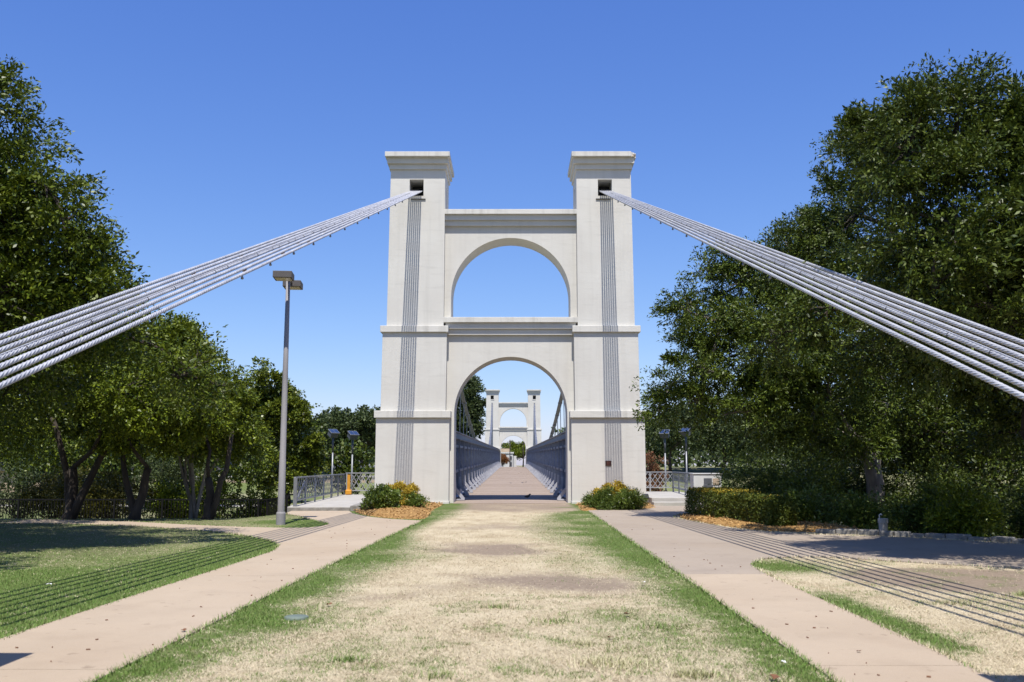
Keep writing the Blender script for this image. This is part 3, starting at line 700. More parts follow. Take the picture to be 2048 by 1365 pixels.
clampme = MB().obox((0, 0, 0), (.10, .05, .05)).mesh('clamp'); clampme.materials.append(M['rust'])
for sx, side in ((-1, 'left'), (1, 'right')):
    t = thing('backstay_cable', 'bundle of seven pale twisted wire ropes rising from the %s edge to the tower' % side, 'bridge cable', (sx * 5.9, 3.4, 0), 'backstay cables of the near tower')
    rr = random.Random(5 + sx); ends = []
    for k in range(-3, 4):
        a = Vector((sx * 4.11 + k * .078, 41.2, 13.335 + .355 * 1.2 - .0))
        yb = 3.4; b = Vector((sx * (4.11 + .0475 * 36.6) + k * .255, yb, 13.335 - .3575 * (40 - yb)))
        d = (b - a).normalized(); q = d.to_track_quat('X', 'Z') @ Matrix.Rotation(rr.uniform(0, 6), 4, 'X').to_quaternion()
        put('wire_rope', RM, None, t, a, q); ends.append((a, d, q))
    # a thin lighting lead tied along the middle rope
    a, d, q = ends[3]; up = (Vector((0, 0, 1)) - d * d.z).normalized(); sd = d.cross(up)
    ld = MB().tube([a + up * .036 + d * s for s in np.linspace(2.4, 38, 20)], .008, 6)
    put('lighting_lead', ld.mesh('lighting_lead', True), M['rope'], t)
    s = 3.
    while s < 33:
        put('tie', tie_me, None, t, a + d * s, d.to_track_quat('Z', 'Y')); s += rr.uniform(.45, 1.1)
    for k, s0 in ((1, 26.), (5, 25.5), (4, 21.)) if sx < 0 else ():
        for e in (0, 2.6, 4.8):
            aa, dd, qq = ends[k]; put('clamp', clampme, None, t, aa + dd * (s0 - e) - up * .035, dd.to_track_quat('X', 'Z'))
    aa, dd, qq = ends[6 if sx < 0 else 0]
    s = 3.1
    while s < 28:
        put('cable_light', lamp_me, None, t, aa + dd * s - Vector((0, 0, .022)), None, (.75, .75, .75)); s += 1.78

# concrete anchor houses where the ropes reach the ground (beside the camera)
for sx, x0, x1, y1, lab in ((-1, -7.4, -3.88, 7.22, 'concrete anchor house beside the left path'), (1, 3.66, 7.6, 6.42, 'concrete anchor house beside the right path')):
    t = thing('anchor_house', lab, 'anchor house', ((x0 + x1) / 2, 3.5, 0), 'anchor houses of the cables')
    put('block', MB().box(x0, x1, 1.4, y1 - .12, -.3, 2.0).mesh('block'), M['stucco'], t, bevel=.015)
    put('coping', MB().box(x0 - (.05 if sx < 0 else 0), x1 + (.05 if sx > 0 else 0), 1.3, y1, 1.998, 2.2).mesh('coping'), M['ledge'], t, bevel=.015)

# ------------------------------------------------------------------ landings beside the tower, railings, cabinet
land = put('left_landing', MB().prism([(-7.75, 33.5), (-5.55, 33.5), (-5.55, 33.9), (-5.62, 38), (-5.75, 47.4), (-8.35, 47.4)], -1.6, .15).mesh('left_landing'), M['conc'], kind='structure', bevel=.02)
put('kerb_block', MB().box(-5.545, -5.2, 33.4, 33.95, -.1, .19).mesh('kerb_block'), M['concold'], land, bevel=.02)
put('kerb_edge', MB().prism([(-5.54, 33.96), (-5.3, 33.96), (-4.75, 37.5), (-5.6, 37.5)], -.1, .20).mesh('kerb_edge'), M['concold'], land, bevel=.02)
put('weathered_edge', MB().box(-7.73, -5.56, 33.44, 33.498, -.05, .125).mesh('weathered_edge'), M['concold'], land, bevel=.01)
land2 = put('right_landing', MB().box(5.62, 8.25, 38.3, 47.4, -1.6, .30).mesh('right_landing'), M['conc'], kind='structure', bevel=.02)
put('step', MB().box(5.62, 8.3, 37.75, 38.297, -.2, .15).mesh('step'), M['conc'], land2, bevel=.02)

def railing(name, label, p0, p1, z, h, nposts, mat, group=None, end_posts=(0, 0)):
    p0, p1 = Vector((*p0, 0)), Vector((*p1, 0)); L = (p1 - p0).length; d = (p1 - p0).normalized()
    t = thing(name, label, 'railing', (p0.x, p0.y, z), group)
    P = lambda s, zz: tuple(p0 + d * s + Vector((0, 0, z + zz)))
    bar('top_rail', P(-.06, h), P(L + .06, h), .07, .045, mat, t); bar('bottom_rail', P(0, .20), P(L, .20), .05, .05, mat, t)
    for i in range(nposts + 1):
        bar('post', P(L * i / nposts, 0), P(L * i / nposts, h - .02), .06, .06, mat, t)
    n = max(3, int(round(L / (.24 if L < 3 else .42)))); st = L / n; run = 2
    side = Vector((-d.y, d.x, 0)) * .014
    for i in range(-run + 1, n):
        for sgn in (0, 1):
            s0, s1 = i * st, (i + run) * st; za, zb = (.22, h - .03)
            if s0 < 0: za += (zb - za) * (-s0) / (s1 - s0); s0 = 0
            if s1 > L: zb = za + (zb - za) * (L - s0) / (s1 - s0); s1 = L
            if sgn: s0, s1 = L - s0, L - s1
            a = Vector(P(s0, za)) + side * (1 if sgn else -1); b = Vector(P(s1, zb)) + side * (1 if sgn else -1)
            bar('lattice_bar', a, b, .012, .028, mat, t)
    return t
RG = M['railgrey']
t = railing('lattice_railing', 'grey steel lattice railing along the outer edge of the left landing', (-7.55, 33.7), (-8.2, 47.2), .15, 1.0, 6, RG, 'lattice railings on the landings')
bar('end_post', (-7.52, 33.66, .15), (-7.52, 33.66, 1.14), .11, .11, M['galv'], t)
bar('brace', (-7.62, 34.0, .16), (-7.68, 36.1, 1.08), .05, .05, M['galv'], t)
railing('lattice_railing', 'short grey lattice railing across the back of the left landing', (-8.1, 47.3), (-5.75, 47.3), .15, 1.05, 1, RG, 'lattice railings on the landings')
railing('lattice_railing', 'short dark lattice railing across the back of the right landing', (5.7, 47.2), (7.95, 47.2), .30, .95, 2, RG, 'lattice railings on the landings')
t = railing('lattice_railing', 'lattice railing slanting forward to the white cabinet on the right landing', (7.95, 47.1), (7.45, 39.4), .30, .95, 3, RG, 'lattice railings on the landings')
bar('end_post', (7.42, 39.3, .30), (7.42, 39.3, 1.27), .12, .10, M['galv'], t)
bar('brace', (7.5, 39.5, .32), (7.5, 38.9, 1.2), .05, .05, RG, t)
o = thing('orange_post', 'orange painted steel post at the far corner of the left landing', 'post', (-7.93, 46.9, .15))
put('post_shaft', MB().box(-8.0, -7.86, 46.83, 46.97, .15, 1.12).mesh('post_shaft'), M['orange'], o, bevel=.01)
put('base_plate', MB().box(-8.08, -7.78, 46.75, 47.05, .15, .40).mesh('base_plate'), M['orange'], o, bevel=.05)
o = thing('utility_cabinet', 'white utility cabinet with grey door behind the hedge', 'cabinet', (7.4, 36.2, 0))
put('body', MB().box(6.87, 7.92, 36.0, 36.7, -.1, 1.25).mesh('body'), M['white'], o, bevel=.015)
put('top', MB().box(6.84, 7.95, 35.97, 36.73, 1.247, 1.285).mesh('top'), M['white'], o, bevel=.01)
dr = put('door', MB().box(7.25, 7.55, 35.97, 36.02, .25, 1.10).mesh('door'), M['boxgrey'], o, bevel=.008)
put('lower_door', MB().box(7.23, 7.58, 35.94, 36.02, .25, .86).mesh('lower_door'), M['boxgrey'], o, bevel=.008)
put('panel', MB().box(7.59, 7.83, 35.975, 36.02, .86, 1.09).mesh('panel'), M['beige'], o, bevel=.006)
o = thing('floodlight', 'small dark floodlight on the ground at the right pier corner', 'floodlight', (5.5, 39.0, 0))
put('bracket', MB().tube([(5.5, 39.1, 0), (5.5, 39.1, .2), (5.45, 39.0, .3)], .025, 6).mesh('bracket'), M['dark'], o)
put('lamp_housing', MB().obox((5.45, 38.95, .32), (.26, .16, .2), .3, -.5).mesh('lamp_housing'), M['dark'], o, bevel=.02)

# ------------------------------------------------------------------ lamps
o = thing('street_lamp', 'tall grey lamp post with two square brown shoebox heads on the left lawn', 'street lamp', (-6.11, 25.85, 0))
put('pole', MB().tube([(-6.11, 25.85, z) for z in (-.05, .3, 1.75, 1.76, 4, 6.75)], [.095, .095, .088, .083, .073, .056], 20).mesh('pole', True), M['pole'], o)
put('pole_base', MB().lathe((-6.11, 25.85, 0), [(.125, -.02), (.125, .30), (.11, .34)], 20).mesh('pole_base'), M['pole'], o, bevel=.01)
for hx, hy, ry in ((-6.06, 25.2, .10), (-6.03, 26.5, .10)):
    hx += 0 if hy < 26 else 0
    off = -.02 if hy < 26 else -.1
    hd = put('lamp_head', MB().obox((hx + off, hy, 6.65), (.50, .56, .18), ry).mesh('lamp_head'), M['head'], o, bevel=.012)
    put('lens', MB().obox((hx + off, hy, 6.556), (.40, .45, .012), ry).mesh('lens'), M['lens'], hd)
put('arm', MB().obox((-6.08, 25.85, 6.68), (.07, .72, .09), .1).mesh('arm'), M['head'], o, bevel=.008)

def solar_lamp(x, y, zt, label, rz):
    z0 = float(height(x, y)); o = thing('solar_lamp', label, 'solar lamp', (x, y, z0), 'solar lamps beyond the tower')
    put('pole', MB().tube([(x, y, z0 - .1), (x, y, zt - .95)], .045, 10).mesh('pole', True), M['galv'], o)
    put('upper_pole', MB().tube([(x, y, zt - 1.0), (x, y, zt - .1)], .055, 10).mesh('upper_pole', True), M['boxgrey'], o)
    put('battery_box', MB().obox((x, y, zt), (.46, .36, .30), rz, .55).mesh('battery_box'), M['boxgrey'], o, bevel=.01)
    Mx = Matrix.Translation((x, y, zt)) @ Matrix.Rotation(rz, 4, 'Z') @ Matrix.Rotation(.55, 4, 'X')
    c = Mx @ Vector((0, 0, .16)); pn = put('solar_panel', MB().obox(c, (.54, .44, .025), rz, .55).mesh('solar_panel'), M['galv'], o)
    mb = MB()
    for i in (-1, 1):
        mb.obox(Mx @ Vector((i * .128, 0, .175)), (.235, .38, .008), rz, .55)
    put('cells', mb.mesh('cells'), M['solar'], pn)
solar_lamp(-9.72, 52, 3.28, 'leftmost of the two thin solar lamps left of the near tower', .75)
solar_lamp(-8.65, 52, 3.18, 'solar lamp nearest the left side of the near tower', .65)
solar_lamp(8.35, 52, 3.25, 'solar lamp nearest the right side of the near tower', -.35)
solar_lamp(9.50, 52, 3.35, 'solar lamp above the end of the right landing railing', -.75)

# ------------------------------------------------------------------ iron fence on the left
t = thing('iron_fence', 'black iron picket fence below the trees at the left lawn edge', 'fence', (-14, 38, -.9))
pk = MB().tube([(0, 0, 0), (0, 0, 1.05)], .015, 6).mesh('picket'); pk.materials.append(M['blackfence'])
FZ = .235
runs = [((-27, 38.0), (-9.6, 38.0), FZ, FZ), ((-9.6, 38.0), (-8.45, 36.4), FZ, .42)]
for (a, b, za, zb) in runs:
    L = math.dist(a, b); n = int(L / .118)
    bar('top_rail', (*a, za), (*b, zb), .05, .05, M['blackfence'], t); bar('bottom_rail', (*a, za - .95), (*b, zb - .95), .03, .04, M['blackfence'], t)
    for i in range(n + 1):
        f = i / n; q = (a[0] + (b[0] - a[0]) * f, a[1] + (b[1] - a[1]) * f, za + (zb - za) * f)
        if i % 16 == 0: bar('fence_post', (q[0], q[1], q[2] - 1.3), (q[0], q[1], q[2] + .03), .07, .07, M['blackfence'], t)
        else: put('picket', pk, None, t, (q[0], q[1], q[2] - 1.04))
t2 = thing('handrail', 'black ramp handrail climbing behind the lamp post', 'handrail', (-9.4, 41, -.7))
bar('rail', (-10.8, 41, -.05), (-8.9, 41, .45), .05, .05, M['blackfence'], t2); bar('rail', (-8.9, 41, .45), (-8.5, 41, .45), .05, .05, M['blackfence'], t2)
for x, z in ((-10.7, 0), (-9.8, .22), (-8.9, .45)): bar('post', (x, 41, z - 1.05), (x, 41, z), .05, .05, M['blackfence'], t2)

# ------------------------------------------------------------------ shrubs, hedge, mulch
mulch('left_mulch_bed', [(-5.45, 33.9), (-5.0, 31.7), (-4.3, 29.9), (-3.4, 28.6), (-2.55, 28.4), (-2.5, 30), (-2.7, 34), (-2.9, 39.7), (-5.0, 39.8), (-5.3, 37.5)], .16, 3200, 1)
mulch('right_mulch_bed', [(2.5, 33.6), (3.2, 34.2), (4.6, 34.7), (5.3, 35.6), (5.6, 38.6), (5.3, 39.8), (2.9, 39.8), (2.6, 36)], .14, 2400, 2)
mulch('hedge_mulch_bed', [(5.15, 29.8), (5.25, 27.2), (6.0, 23.7), (7.0, 22.9), (8.0, 22.7), (8.6, 24), (8.2, 31), (6.5, 31.6), (5.6, 31)], .10, 4200, 3)
shrub('green_bush', 'rounded dark green bush in front of the left pier', 'bush', [(-4.5, 32.6, .36, .48, .8), (-4.05, 32.5, .34, .46, .8), (-4.25, 32.7, .5, .44, .75)], 9000, .085, .04, M['leafG'], 21, dens=90, csize=.12)
shrub('golden_bush', 'yellow topped bush behind the green bush at the left pier', 'bush', [(-3.75, 34.0, .56, .42, .75), (-3.45, 34.1, .46, .36, .8), (-4.15, 34.1, .52, .4, .8)], 14000, .07, .035, M['leafY'], 22, dens=90, csize=.08)
shrub('green_bush', 'narrow green bush at the right end of the golden left bush', 'bush', [(-3.3, 33.7, .28, .3, .9), (-3.38, 33.6, .16, .26)], 3500, .075, .03, M['leafG'], 23, dens=90, csize=.1)
shrub('golden_bush', 'yellow topped bush against the right pier', 'bush', [(3.8, 35.2, .58, .46, .75), (3.5, 35.1, .48, .38, .8), (4.1, 35.3, .5, .38, .8)], 14000, .07, .035, M['leafY'], 24, dens=90, csize=.08)
shrub('juniper', 'spiky green juniper left of the golden bush at the right pier', 'juniper', [(3.2, 34.6, .14, .36, .7), (3.05, 34.7, .22, .24), (3.5, 34.5, .14, .3)], 9000, .13, .022, M['leafJ'], 25, dens=70, csize=.22, droop=-.2, up=.2)
shrub('juniper', 'dark spiky juniper right of the golden bush at the right pier', 'juniper', [(4.1, 34.5, .18, .4, .75), (4.4, 34.6, .16, .32), (3.85, 34.4, .14, .32)], 10000, .13, .022, M['leafG'], 26, dens=70, csize=.22, droop=-.2, up=.2)

def hedge(name, label, x0, x1, y0, y1, z1, n, seed, rz, top=0.):
    r = np.random.default_rng(seed); c = np.array([(x0 + x1) / 2, (y0 + y1) / 2]); sx, sy = (x1 - x0), (y1 - y0)
    root = thing(name, label, 'hedge', (c[0], c[1], 0))
    u = r.random((n, 3)); shell = r.random(n) < .9
    ax = r.choice(5, n, p=[.16, .16, .2, .2, .28])
    for k, (i, v) in enumerate(((0, 0.), (0, 1.), (1, 0.), (1, 1.), (2, 1.))):
        m = shell & (ax == k); u[m, i] = v - (2 * v - 1) * np.abs(r.normal(size=m.sum())) * (.05 if i < 2 else .06)
    p = np.column_stack([(u[:, 0] - .5) * sx, (u[:, 1] - .5) * sy, u[:, 2] * z1])
    bump = (fbm(p[:, 0] * 2.5 + 5, p[:, 1] * 2.5 + p[:, 2] * 2, seed) - .5) * .22
    p[:, :2] *= (1 + bump / np.array([max(sx, .1), ]).mean())[:, None]; p[:, 2] *= 1 + bump * .45
    rnd = 1 - .10 * np.clip((p[:, 2] / z1 - .7) / .3, 0, 1) ** 2; p[:, :2] *= rnd[:, None]
    cs, sn = math.cos(rz), math.sin(rz); p = np.column_stack([c[0] + p[:, 0] * cs - p[:, 1] * sn, c[1] + p[:, 0] * sn + p[:, 1] * cs, p[:, 2] + .02])
    p += r.normal(size=p.shape) * .02
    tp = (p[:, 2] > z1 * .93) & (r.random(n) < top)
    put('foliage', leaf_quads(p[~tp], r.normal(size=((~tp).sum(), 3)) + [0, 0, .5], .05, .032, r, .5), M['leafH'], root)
    if tp.any(): put('sunlit_yellow_top', leaf_quads(p[tp] + [0, 0, .02], r.normal(size=(tp.sum(), 3)) + [0, 0, .5], .05, .032, r, .9), M['leafY'], root)  # yellowish top leaves, lightened so the sunlight is in their colour
    s = MB()
    for i in range(40):
        q = p[r.integers(0, n)]; b = (c + (q[:2] - c) * .7); s.tube([(b[0], b[1], -.03), (q[0], q[1], q[2] * .9)], [.012, .004], 5, False)
    put('stems', s.mesh('stems'), M['bark'], root)
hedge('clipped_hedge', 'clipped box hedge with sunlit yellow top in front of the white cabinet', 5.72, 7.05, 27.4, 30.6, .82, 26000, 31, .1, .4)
hedge('clipped_hedge', 'shaded clipped hedge right of the sunlit one, beside the mulch', 6.3, 7.0, 24.1, 27.1, .76, 26000, 32, .15, .03)

# low stone kerb wall and concrete stand under the right trees
t = thing('kerb_wall', 'low rough stone kerb wall in the shade at the back of the right plaza', 'kerb wall', (9.5, 20.6, 0))
pts = [(7.3, 22.75), (8.5, 21.95), (9.3, 21.35), (10.2, 20.2), (11.0, 19.2), (12.0, 17.9), (13.0, 16.8)]
rr = random.Random(9)
for i in range(len(pts) - 1):
    a, b = Vector((*pts[i], 0)), Vector((*pts[i + 1], 0)); m = 3
    for k in range(m):
        p0, p1 = a.lerp(b, (k + .02) / m), a.lerp(b, (k + .97) / m); h = rr.uniform(.06, .12)
        put('stone', MB().obox(((p0 + p1) / 2 + Vector((rr.uniform(-.01, .01), .14, h / 2 - .03))), ((p1 - p0).length, .26, h + .06), math.atan2(p1.y - p0.y, p1.x - p0.x) + rr.uniform(-.02, .02)).mesh('stone'), M['concold'], t, bevel=.025)
o = thing('concrete_stand', 'pale cylindrical concrete stand with a tap under the right trees', 'drinking fountain', (9.0, 23.2, 0))
put('drum', MB().lathe((9.0, 23.2, 0), [(.10, -.05), (.105, .20), (.12, .21), (.12, .30), (.11, .315), (.06, .30)], 20).mesh('drum'), M['conc'], o)
put('tap', MB().tube([(8.92, 23.2, .30), (8.92, 23.2, .40), (8.94, 23.17, .42), (8.96, 23.14, .40)], .016, 8).mesh('tap'), M['white'], o)

# ------------------------------------------------------------------ trees: left side
tree('oak_tree', 'tall dark oak crown closest to the camera at the left edge', (-12.2, 17.3), (-11.6, 17.2, 2.6),
     [(-10.96, 17.1, 7.19, 2.11), (-8.97, 17.33, 5.48, 1.37), (-10.51, 17.1, 5.02, 2.17), (-9.99, 17.1, 8.39, 0.97), (-8.51, 17.1, 6.62, 0.74), (-9.48, 17.33, 6.85, 1.14), (-9.14, 16.64, 4.57, 1.03), (-12.79, 17.1, 7.07, 2.74), (-7.94, 17.44, 5.19, 0.68), (-11.99, 14.82, 5.71, 1.94), (-10.17, 19.38, 5.71, 1.71), (-8.17, 17.1, 6.05, 0.63), (-7.66, 17.44, 4.68, 0.63), (-7.94, 17.33, 5.42, 0.68), (-7.71, 17.44, 4.74, 0.68), (-9.3, 12.6, 5.6, 1.7), (-10.8, 13.2, 5.6, 1.8)],
     150000, .095, .04, M['leafA'], M['bark'], .26, 101)
tree('oak_tree', 'shady oak behind the nearest one at the left edge', (-14.2, 22.5), (-13.8, 22.5, 2.6),
     [(-13, 22, 5.2, 2.3), (-11.2, 21.6, 4.3, 1.4), (-14.5, 22, 4.5, 2.0), (-12.2, 21, 3.7, 1.3), (-15.5, 23, 6, 2.2), (-12.6, 24, 3.6, 1.5), (-10.2, 22.4, 4.9, .9), (-9.7, 20, 4.2, 1.2), (-8.4, 21.2, 4.6, .8), (-11.5, 19.5, 4.2, 1.3), (-7.9, 19.4, 4.2, .8), (-6.7, 19.8, 3.5, .6), (-8.6, 18.4, 4.3, 1.0), (-6.5, 18.7, 3.3, .55), (-5.95, 19.4, 3.2, .42), (-7.3, 21.6, 3.8, .8), (-9.3, 17.0, 4.4, 1.2)],
     85000, .10, .045, M['leafA'], M['bark'], .24, 102)
tree('oak_tree', 'forked black trunk oak furthest left along the iron fence', (-13.0, 28.3), (-12.95, 28.4, 1.5),
     [(-15.4, 30, 3.3, 1.4), (-14.2, 29.6, 3.9, 1.5), (-12.6, 29.8, 4.2, 1.4), (-13.6, 30, 5.0, 1.3), (-16.6, 30, 4.2, 1.5), (-13.6, 26.6, 3.9, 1.3), (-12.2, 26.8, 3.7, 1.0), (-15.4, 27, 3.6, 1.3)],
     52000, .105, .05, M['leafB'], M['bark'], .17, 103, extra=[(-11.6, 28.8, 3.0), (-13.7, 28.5, 3.0)])
tree('oak_tree', 'leaning trunk oak second along the iron fence', (-11.05, 28.3), (-10.75, 28.5, 1.5),
     [(-12.0, 30, 4.4, 1.35), (-11.3, 29.6, 4.8, 1.35), (-10.9, 30.2, 3.4, 1.3), (-12.6, 30.4, 3.3, 1.2), (-11.9, 29.4, 3.0, .9), (-11.0, 26.8, 3.7, 1.1), (-10.2, 27.2, 3.2, .8), (-11.6, 28.6, 2.6, .8)],
     52000, .105, .05, M['leafB'], M['bark'], .14, 104, extra=[(-11.8, 28.8, 2.8)])
tree('oak_tree', 'sunny green oak with rounded top left of the lamp post', (-8.95, 28.4), (-9.0, 28.7, 1.2),
     [(-10.35, 30, 5.3, 1.05), (-9.4, 29.8, 4.35, 1.2), (-10.3, 29.6, 4.3, 1.2), (-10.5, 30, 3.2, 1.2), (-8.9, 29.8, 3.2, 1.0), (-9.6, 29.5, 2.7, 1.0), (-8.75, 30.2, 2.3, .8), (-9.4, 27.2, 3.6, 1.0), (-8.8, 27.6, 2.9, .75)],
     60000, .105, .05, M['leafB'], M['bark'], .14, 105, extra=[(-8.4, 28.9, 2.6)])
tree('crape_myrtle', 'pale multi stemmed crape myrtle between the fence trees', (-10.1, 30.6), (-10.1, 30.6, .7),
     [(-10.6, 30.8, 2.5, .8), (-9.7, 30.8, 2.6, .8), (-10.2, 31, 3.1, .8)], 6000, .09, .045, M['leafB'], M['palebark'], .06, 106,
     extra=[(-10.9, 30.7, 2.6), (-10.5, 30.9, 2.7), (-9.6, 30.7, 2.6), (-9.2, 30.8, 2.4), (-10.0, 30.5, 2.7), (-10.3, 30.4, 2.5)])
tree('cottonwood_tree', 'glossy light leaved tree behind the lamp post and ramp', (-11.0, 45.8), (-11.0, 45.5, .9),
     [(-11.56, 44.31, 5.43, 1.16), (-10.17, 44.08, 3.92, 1.33), (-11.62, 44.08, 3.34, 1.51), (-9.77, 44.08, 2.42, 1.04), (-9.24, 44.31, 1.78, 0.64), (-10.58, 44.08, 1.37, 1.28), (-12.09, 44.66, 4.39, 1.04), (-10.81, 44.54, 4.74, 0.93), (-9.65, 44.43, 1.02, 0.81)],
     50000, .115, .085, M['leafC'], M['bark'], .17, 107, csize=.26, droop=.4)
tree('oak_tree', 'dark low oak on the bank behind the iron fence', (-14.6, 43), (-14.5, 42.5, 1.0),
     [(-19.5, 40.5, 3.0, 1.7), (-17, 40, 3.6, 1.8), (-14.6, 40.3, 3.2, 1.7), (-12.4, 40, 3.4, 1.7), (-22, 41, 3.4, 2.0), (-11.2, 41, 2.2, 1.2), (-25, 41, 3.2, 2.0)], 40000, .14, .07, M['leafA'], M['bark'], .2, 108)
for i, (x, y, z, rd, lf, lab) in enumerate([(-16.9, 40.5, .5, 1.0, 'leafO', 'olive bush behind the fence at the far left'), (-14.6, 41.5, .25, .8, 'leafB', 'mid green bush behind the fence right of the forked trunk'), (-12.8, 41, .35, .8, 'leafB', 'dark bush behind the fence between the two leftmost trunks'),
                                            (-10.9, 42, -.2, .8, 'leafB', 'low bush behind the fence near the crape myrtle'), (-16.2, 46, 1.6, 1.3, 'leafF', 'dark green small tree shape beyond the fence, left of the forked trunk'), (-18.6, 42, .4, 1.1, 'leafO', 'olive bush mostly cut by the left picture edge'), (-20.6, 43.5, .5, 1.2, 'leafO', 'olive bush low behind the fence at the left edge'), (-22.8, 44.5, .5, 1.4, 'leafF', 'dim bush behind the fence just outside the left edge')]):
    shrub('bank_bush', lab, 'bush', [(x, y, z, rd, .8), (x + .7 * rd, y + .2, z - .3, rd * .75), (x - .7 * rd, y, z - .35, rd * .75), (x, y, z - .8, rd * .9, .7)], 5500, .12, .06, M[lf], 120 + i, dens=24)

# ------------------------------------------------------------------ trees: right side
tree('oak_tree', 'broad oak with pale trunk reaching toward the right pier', (10.7, 29.2), (10.7, 29.1, 2.1),
     [(8.75, 28.6, 8.1, .85), (7.3, 28.6, 8.0, .8), (9.6, 28.8, 8.6, .9), (8.18, 28.6, 5.07, 2.2), (6.31, 28.6, 5.95, 1.26), (5.82, 28.6, 4.46, 1.26), (4.88, 28.93, 3.86, 0.68), (7.25, 28.16, 3.14, 1.38), (9.45, 27.94, 3.47, 1.65), (10.88, 28.38, 4.79, 1.87), (9.12, 28.6, 6.33, 1.65), (7.14, 28.82, 7.1, 1.04), (6.2, 29.04, 7.65, 0.66), (10.11, 27.72, 2.37, 0.88), (5.49, 28.82, 6.33, 0.72), (7.91, 27.72, 3.8, 1.21), (5.82, 28.6, 3.47, 0.77), (4.55, 29.04, 3.25, 0.55), (8.35, 29.04, 7.32, 0.88)],
     150000, .105, .038, M['leafD'], M['palebark'], .30, 201, extra=[(11.4, 28.9, 3.4)])
tree('oak_tree', 'tallest dark oak filling the upper right corner', (10.6, 17.0), (10.3, 16.8, 2.4),
     [(9.1, 23, 8.9, 1.1), (8.6, 22.8, 7.7, 1.35), (8.8, 23, 9.6, .8), (9.3, 23, 9.9, .7), (7.75, 23.4, 7.1, .9), (7.0, 23.6, 6.75, .65), (7.9, 18.4, 4.4, .9), (8.3, 17.2, 3.9, .85), (6.99, 16.0, 6.96, 1.08), (7.83, 16.0, 7.16, 1.2), (8.75, 16.0, 7.12, 1.28), (7.2, 17.2, 5.6, .9), (7.67, 15.68, 5.44, 1.52), (8.99, 15.68, 5.36, 1.52), (7.23, 15.68, 4.24, 1.04), (8.51, 15.52, 4.0, 1.12), (9.95, 16.0, 6.32, 1.76), (9.95, 15.2, 4.32, 1.52), (7.55, 16.0, 7.96, 0.48), (8.35, 16.16, 8.0, 0.56), (6.91, 16.0, 7.68, 0.48)],
     170000, .09, .034, M['leafShade'], M['bark'], .3, 202)
tree('oak_tree', 'shaded oak with low boughs behind the concrete stand', (14.0, 30.5), (14.0, 30.3, 1.4),
     [(14.2, 32, 3.8, 2.4), (16.6, 31, 3.4, 2.3), (12.6, 32, 2.3, 1.5), (12.2, 31.5, 4.2, 1.6), (15.8, 29, 1.6, 1.5), (18.5, 30, 3.4, 2.4), (13.6, 30, 1.4, 1.1), (11.3, 32.5, 3.2, 1.2), (13.2, 30, 2.6, 1.5), (15, 31, 2.4, 1.7)],
     70000, .14, .06, M['leafShade'], M['bark'], .25, 203)
tree('oak_tree', 'dark oak overhanging the plaza just beyond the right picture edge', (13.0, 13.0), (12.6, 13.2, 2.6),
     [(11.3, 15.5, 5.6, 1.6), (13, 15, 6.6, 2.2), (8.9, 13.0, 4.7, 1.2), (12.5, 13, 5, 1.7), (14.5, 16, 5.5, 2.2), (10.8, 13.2, 5.2, 1.6), (11, 11, 4.8, 1.4)],
     26000, .12, .05, M['leafShade'], M['bark'], .28, 204)
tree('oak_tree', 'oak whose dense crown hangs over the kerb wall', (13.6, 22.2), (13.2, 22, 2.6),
     [(9.6, 20.4, 5.0, 1.6), (11.5, 20.5, 5.4, 2.0), (13.5, 21, 5.2, 2.0), (10.6, 22, 4.4, 1.5), (8.6, 21.6, 5.6, 1.2), (12.4, 23.5, 4.6, 1.8), (9.8, 23.4, 4.6, 1.3), (7.7, 22.3, 5.4, 1.0), (7.05, 20.6, 5.0, .9), (6.3, 21.6, 4.6, .75), (9.2, 18.6, 4.6, 1.2)], 80000, .11, .045, M['leafShade'], M['bark'], .2, 206)
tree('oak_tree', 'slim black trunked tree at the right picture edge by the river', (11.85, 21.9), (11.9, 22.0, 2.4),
     [(12.2, 22.6, 3.6, 1.4), (13.4, 23, 3.0, 1.3), (11.2, 22.8, 4.0, 1.2), (12.6, 24, 2.4, 1.1)], 16000, .12, .05, M['leafShade'], M['bark'], .16, 205)
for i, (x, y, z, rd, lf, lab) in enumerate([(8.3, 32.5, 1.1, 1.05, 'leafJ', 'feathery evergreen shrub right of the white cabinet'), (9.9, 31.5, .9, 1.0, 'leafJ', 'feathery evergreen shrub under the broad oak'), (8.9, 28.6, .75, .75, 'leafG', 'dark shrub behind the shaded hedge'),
                                            (10.7, 24.9, .45, .6, 'leafD', 'dim green shrub beside the concrete stand'), (10.3, 21.9, .5, .55, 'leafB', 'dull green shrub on the river side of the kerb wall'), (9.7, 26.0, .3, .6, 'leafG', 'dark shrub at the foot of the pale trunk'), (8.2, 26.3, .5, .6, 'leafG', 'leafy dark shrub between hedge and pale trunk'), (12.3, 27.5, .7, 1.25, 'leafShade', 'big dark shrub in the shade right of the pale trunk'), (14.9, 27, .5, 1.3, 'leafShade', 'big dark shrub in the shade near the right edge'), (13.4, 24.2, .35, .8, 'leafShade', 'dark shrub above the kerb wall near the slim trunk'), (11.0, 29.8, .7, .9, 'leafShade', 'dark shrub behind the pale trunk'), (9.6, 34.5, 1.4, 1.4, 'leafShade', 'tall dark shrub filling the gap right of the white cabinet'), (12.2, 34.0, 1.5, 1.5, 'leafShade', 'tall dark shrub in the gap behind the pale trunk'), (15.2, 33.5, 1.3, 1.6, 'leafShade', 'tall dark shrub in the gap toward the right edge')]):
    shrub('shade_shrub', lab, 'shrub', [(x, y, z, rd, .85), (x + .55 * rd, y + .1, z - .25, rd * .75), (x - .55 * rd, y, z - .25, rd * .75), (x, y, z * .35, rd * .8, .7)], 6500, .10, .035, M[lf], 140 + i, dens=34, up=.3)
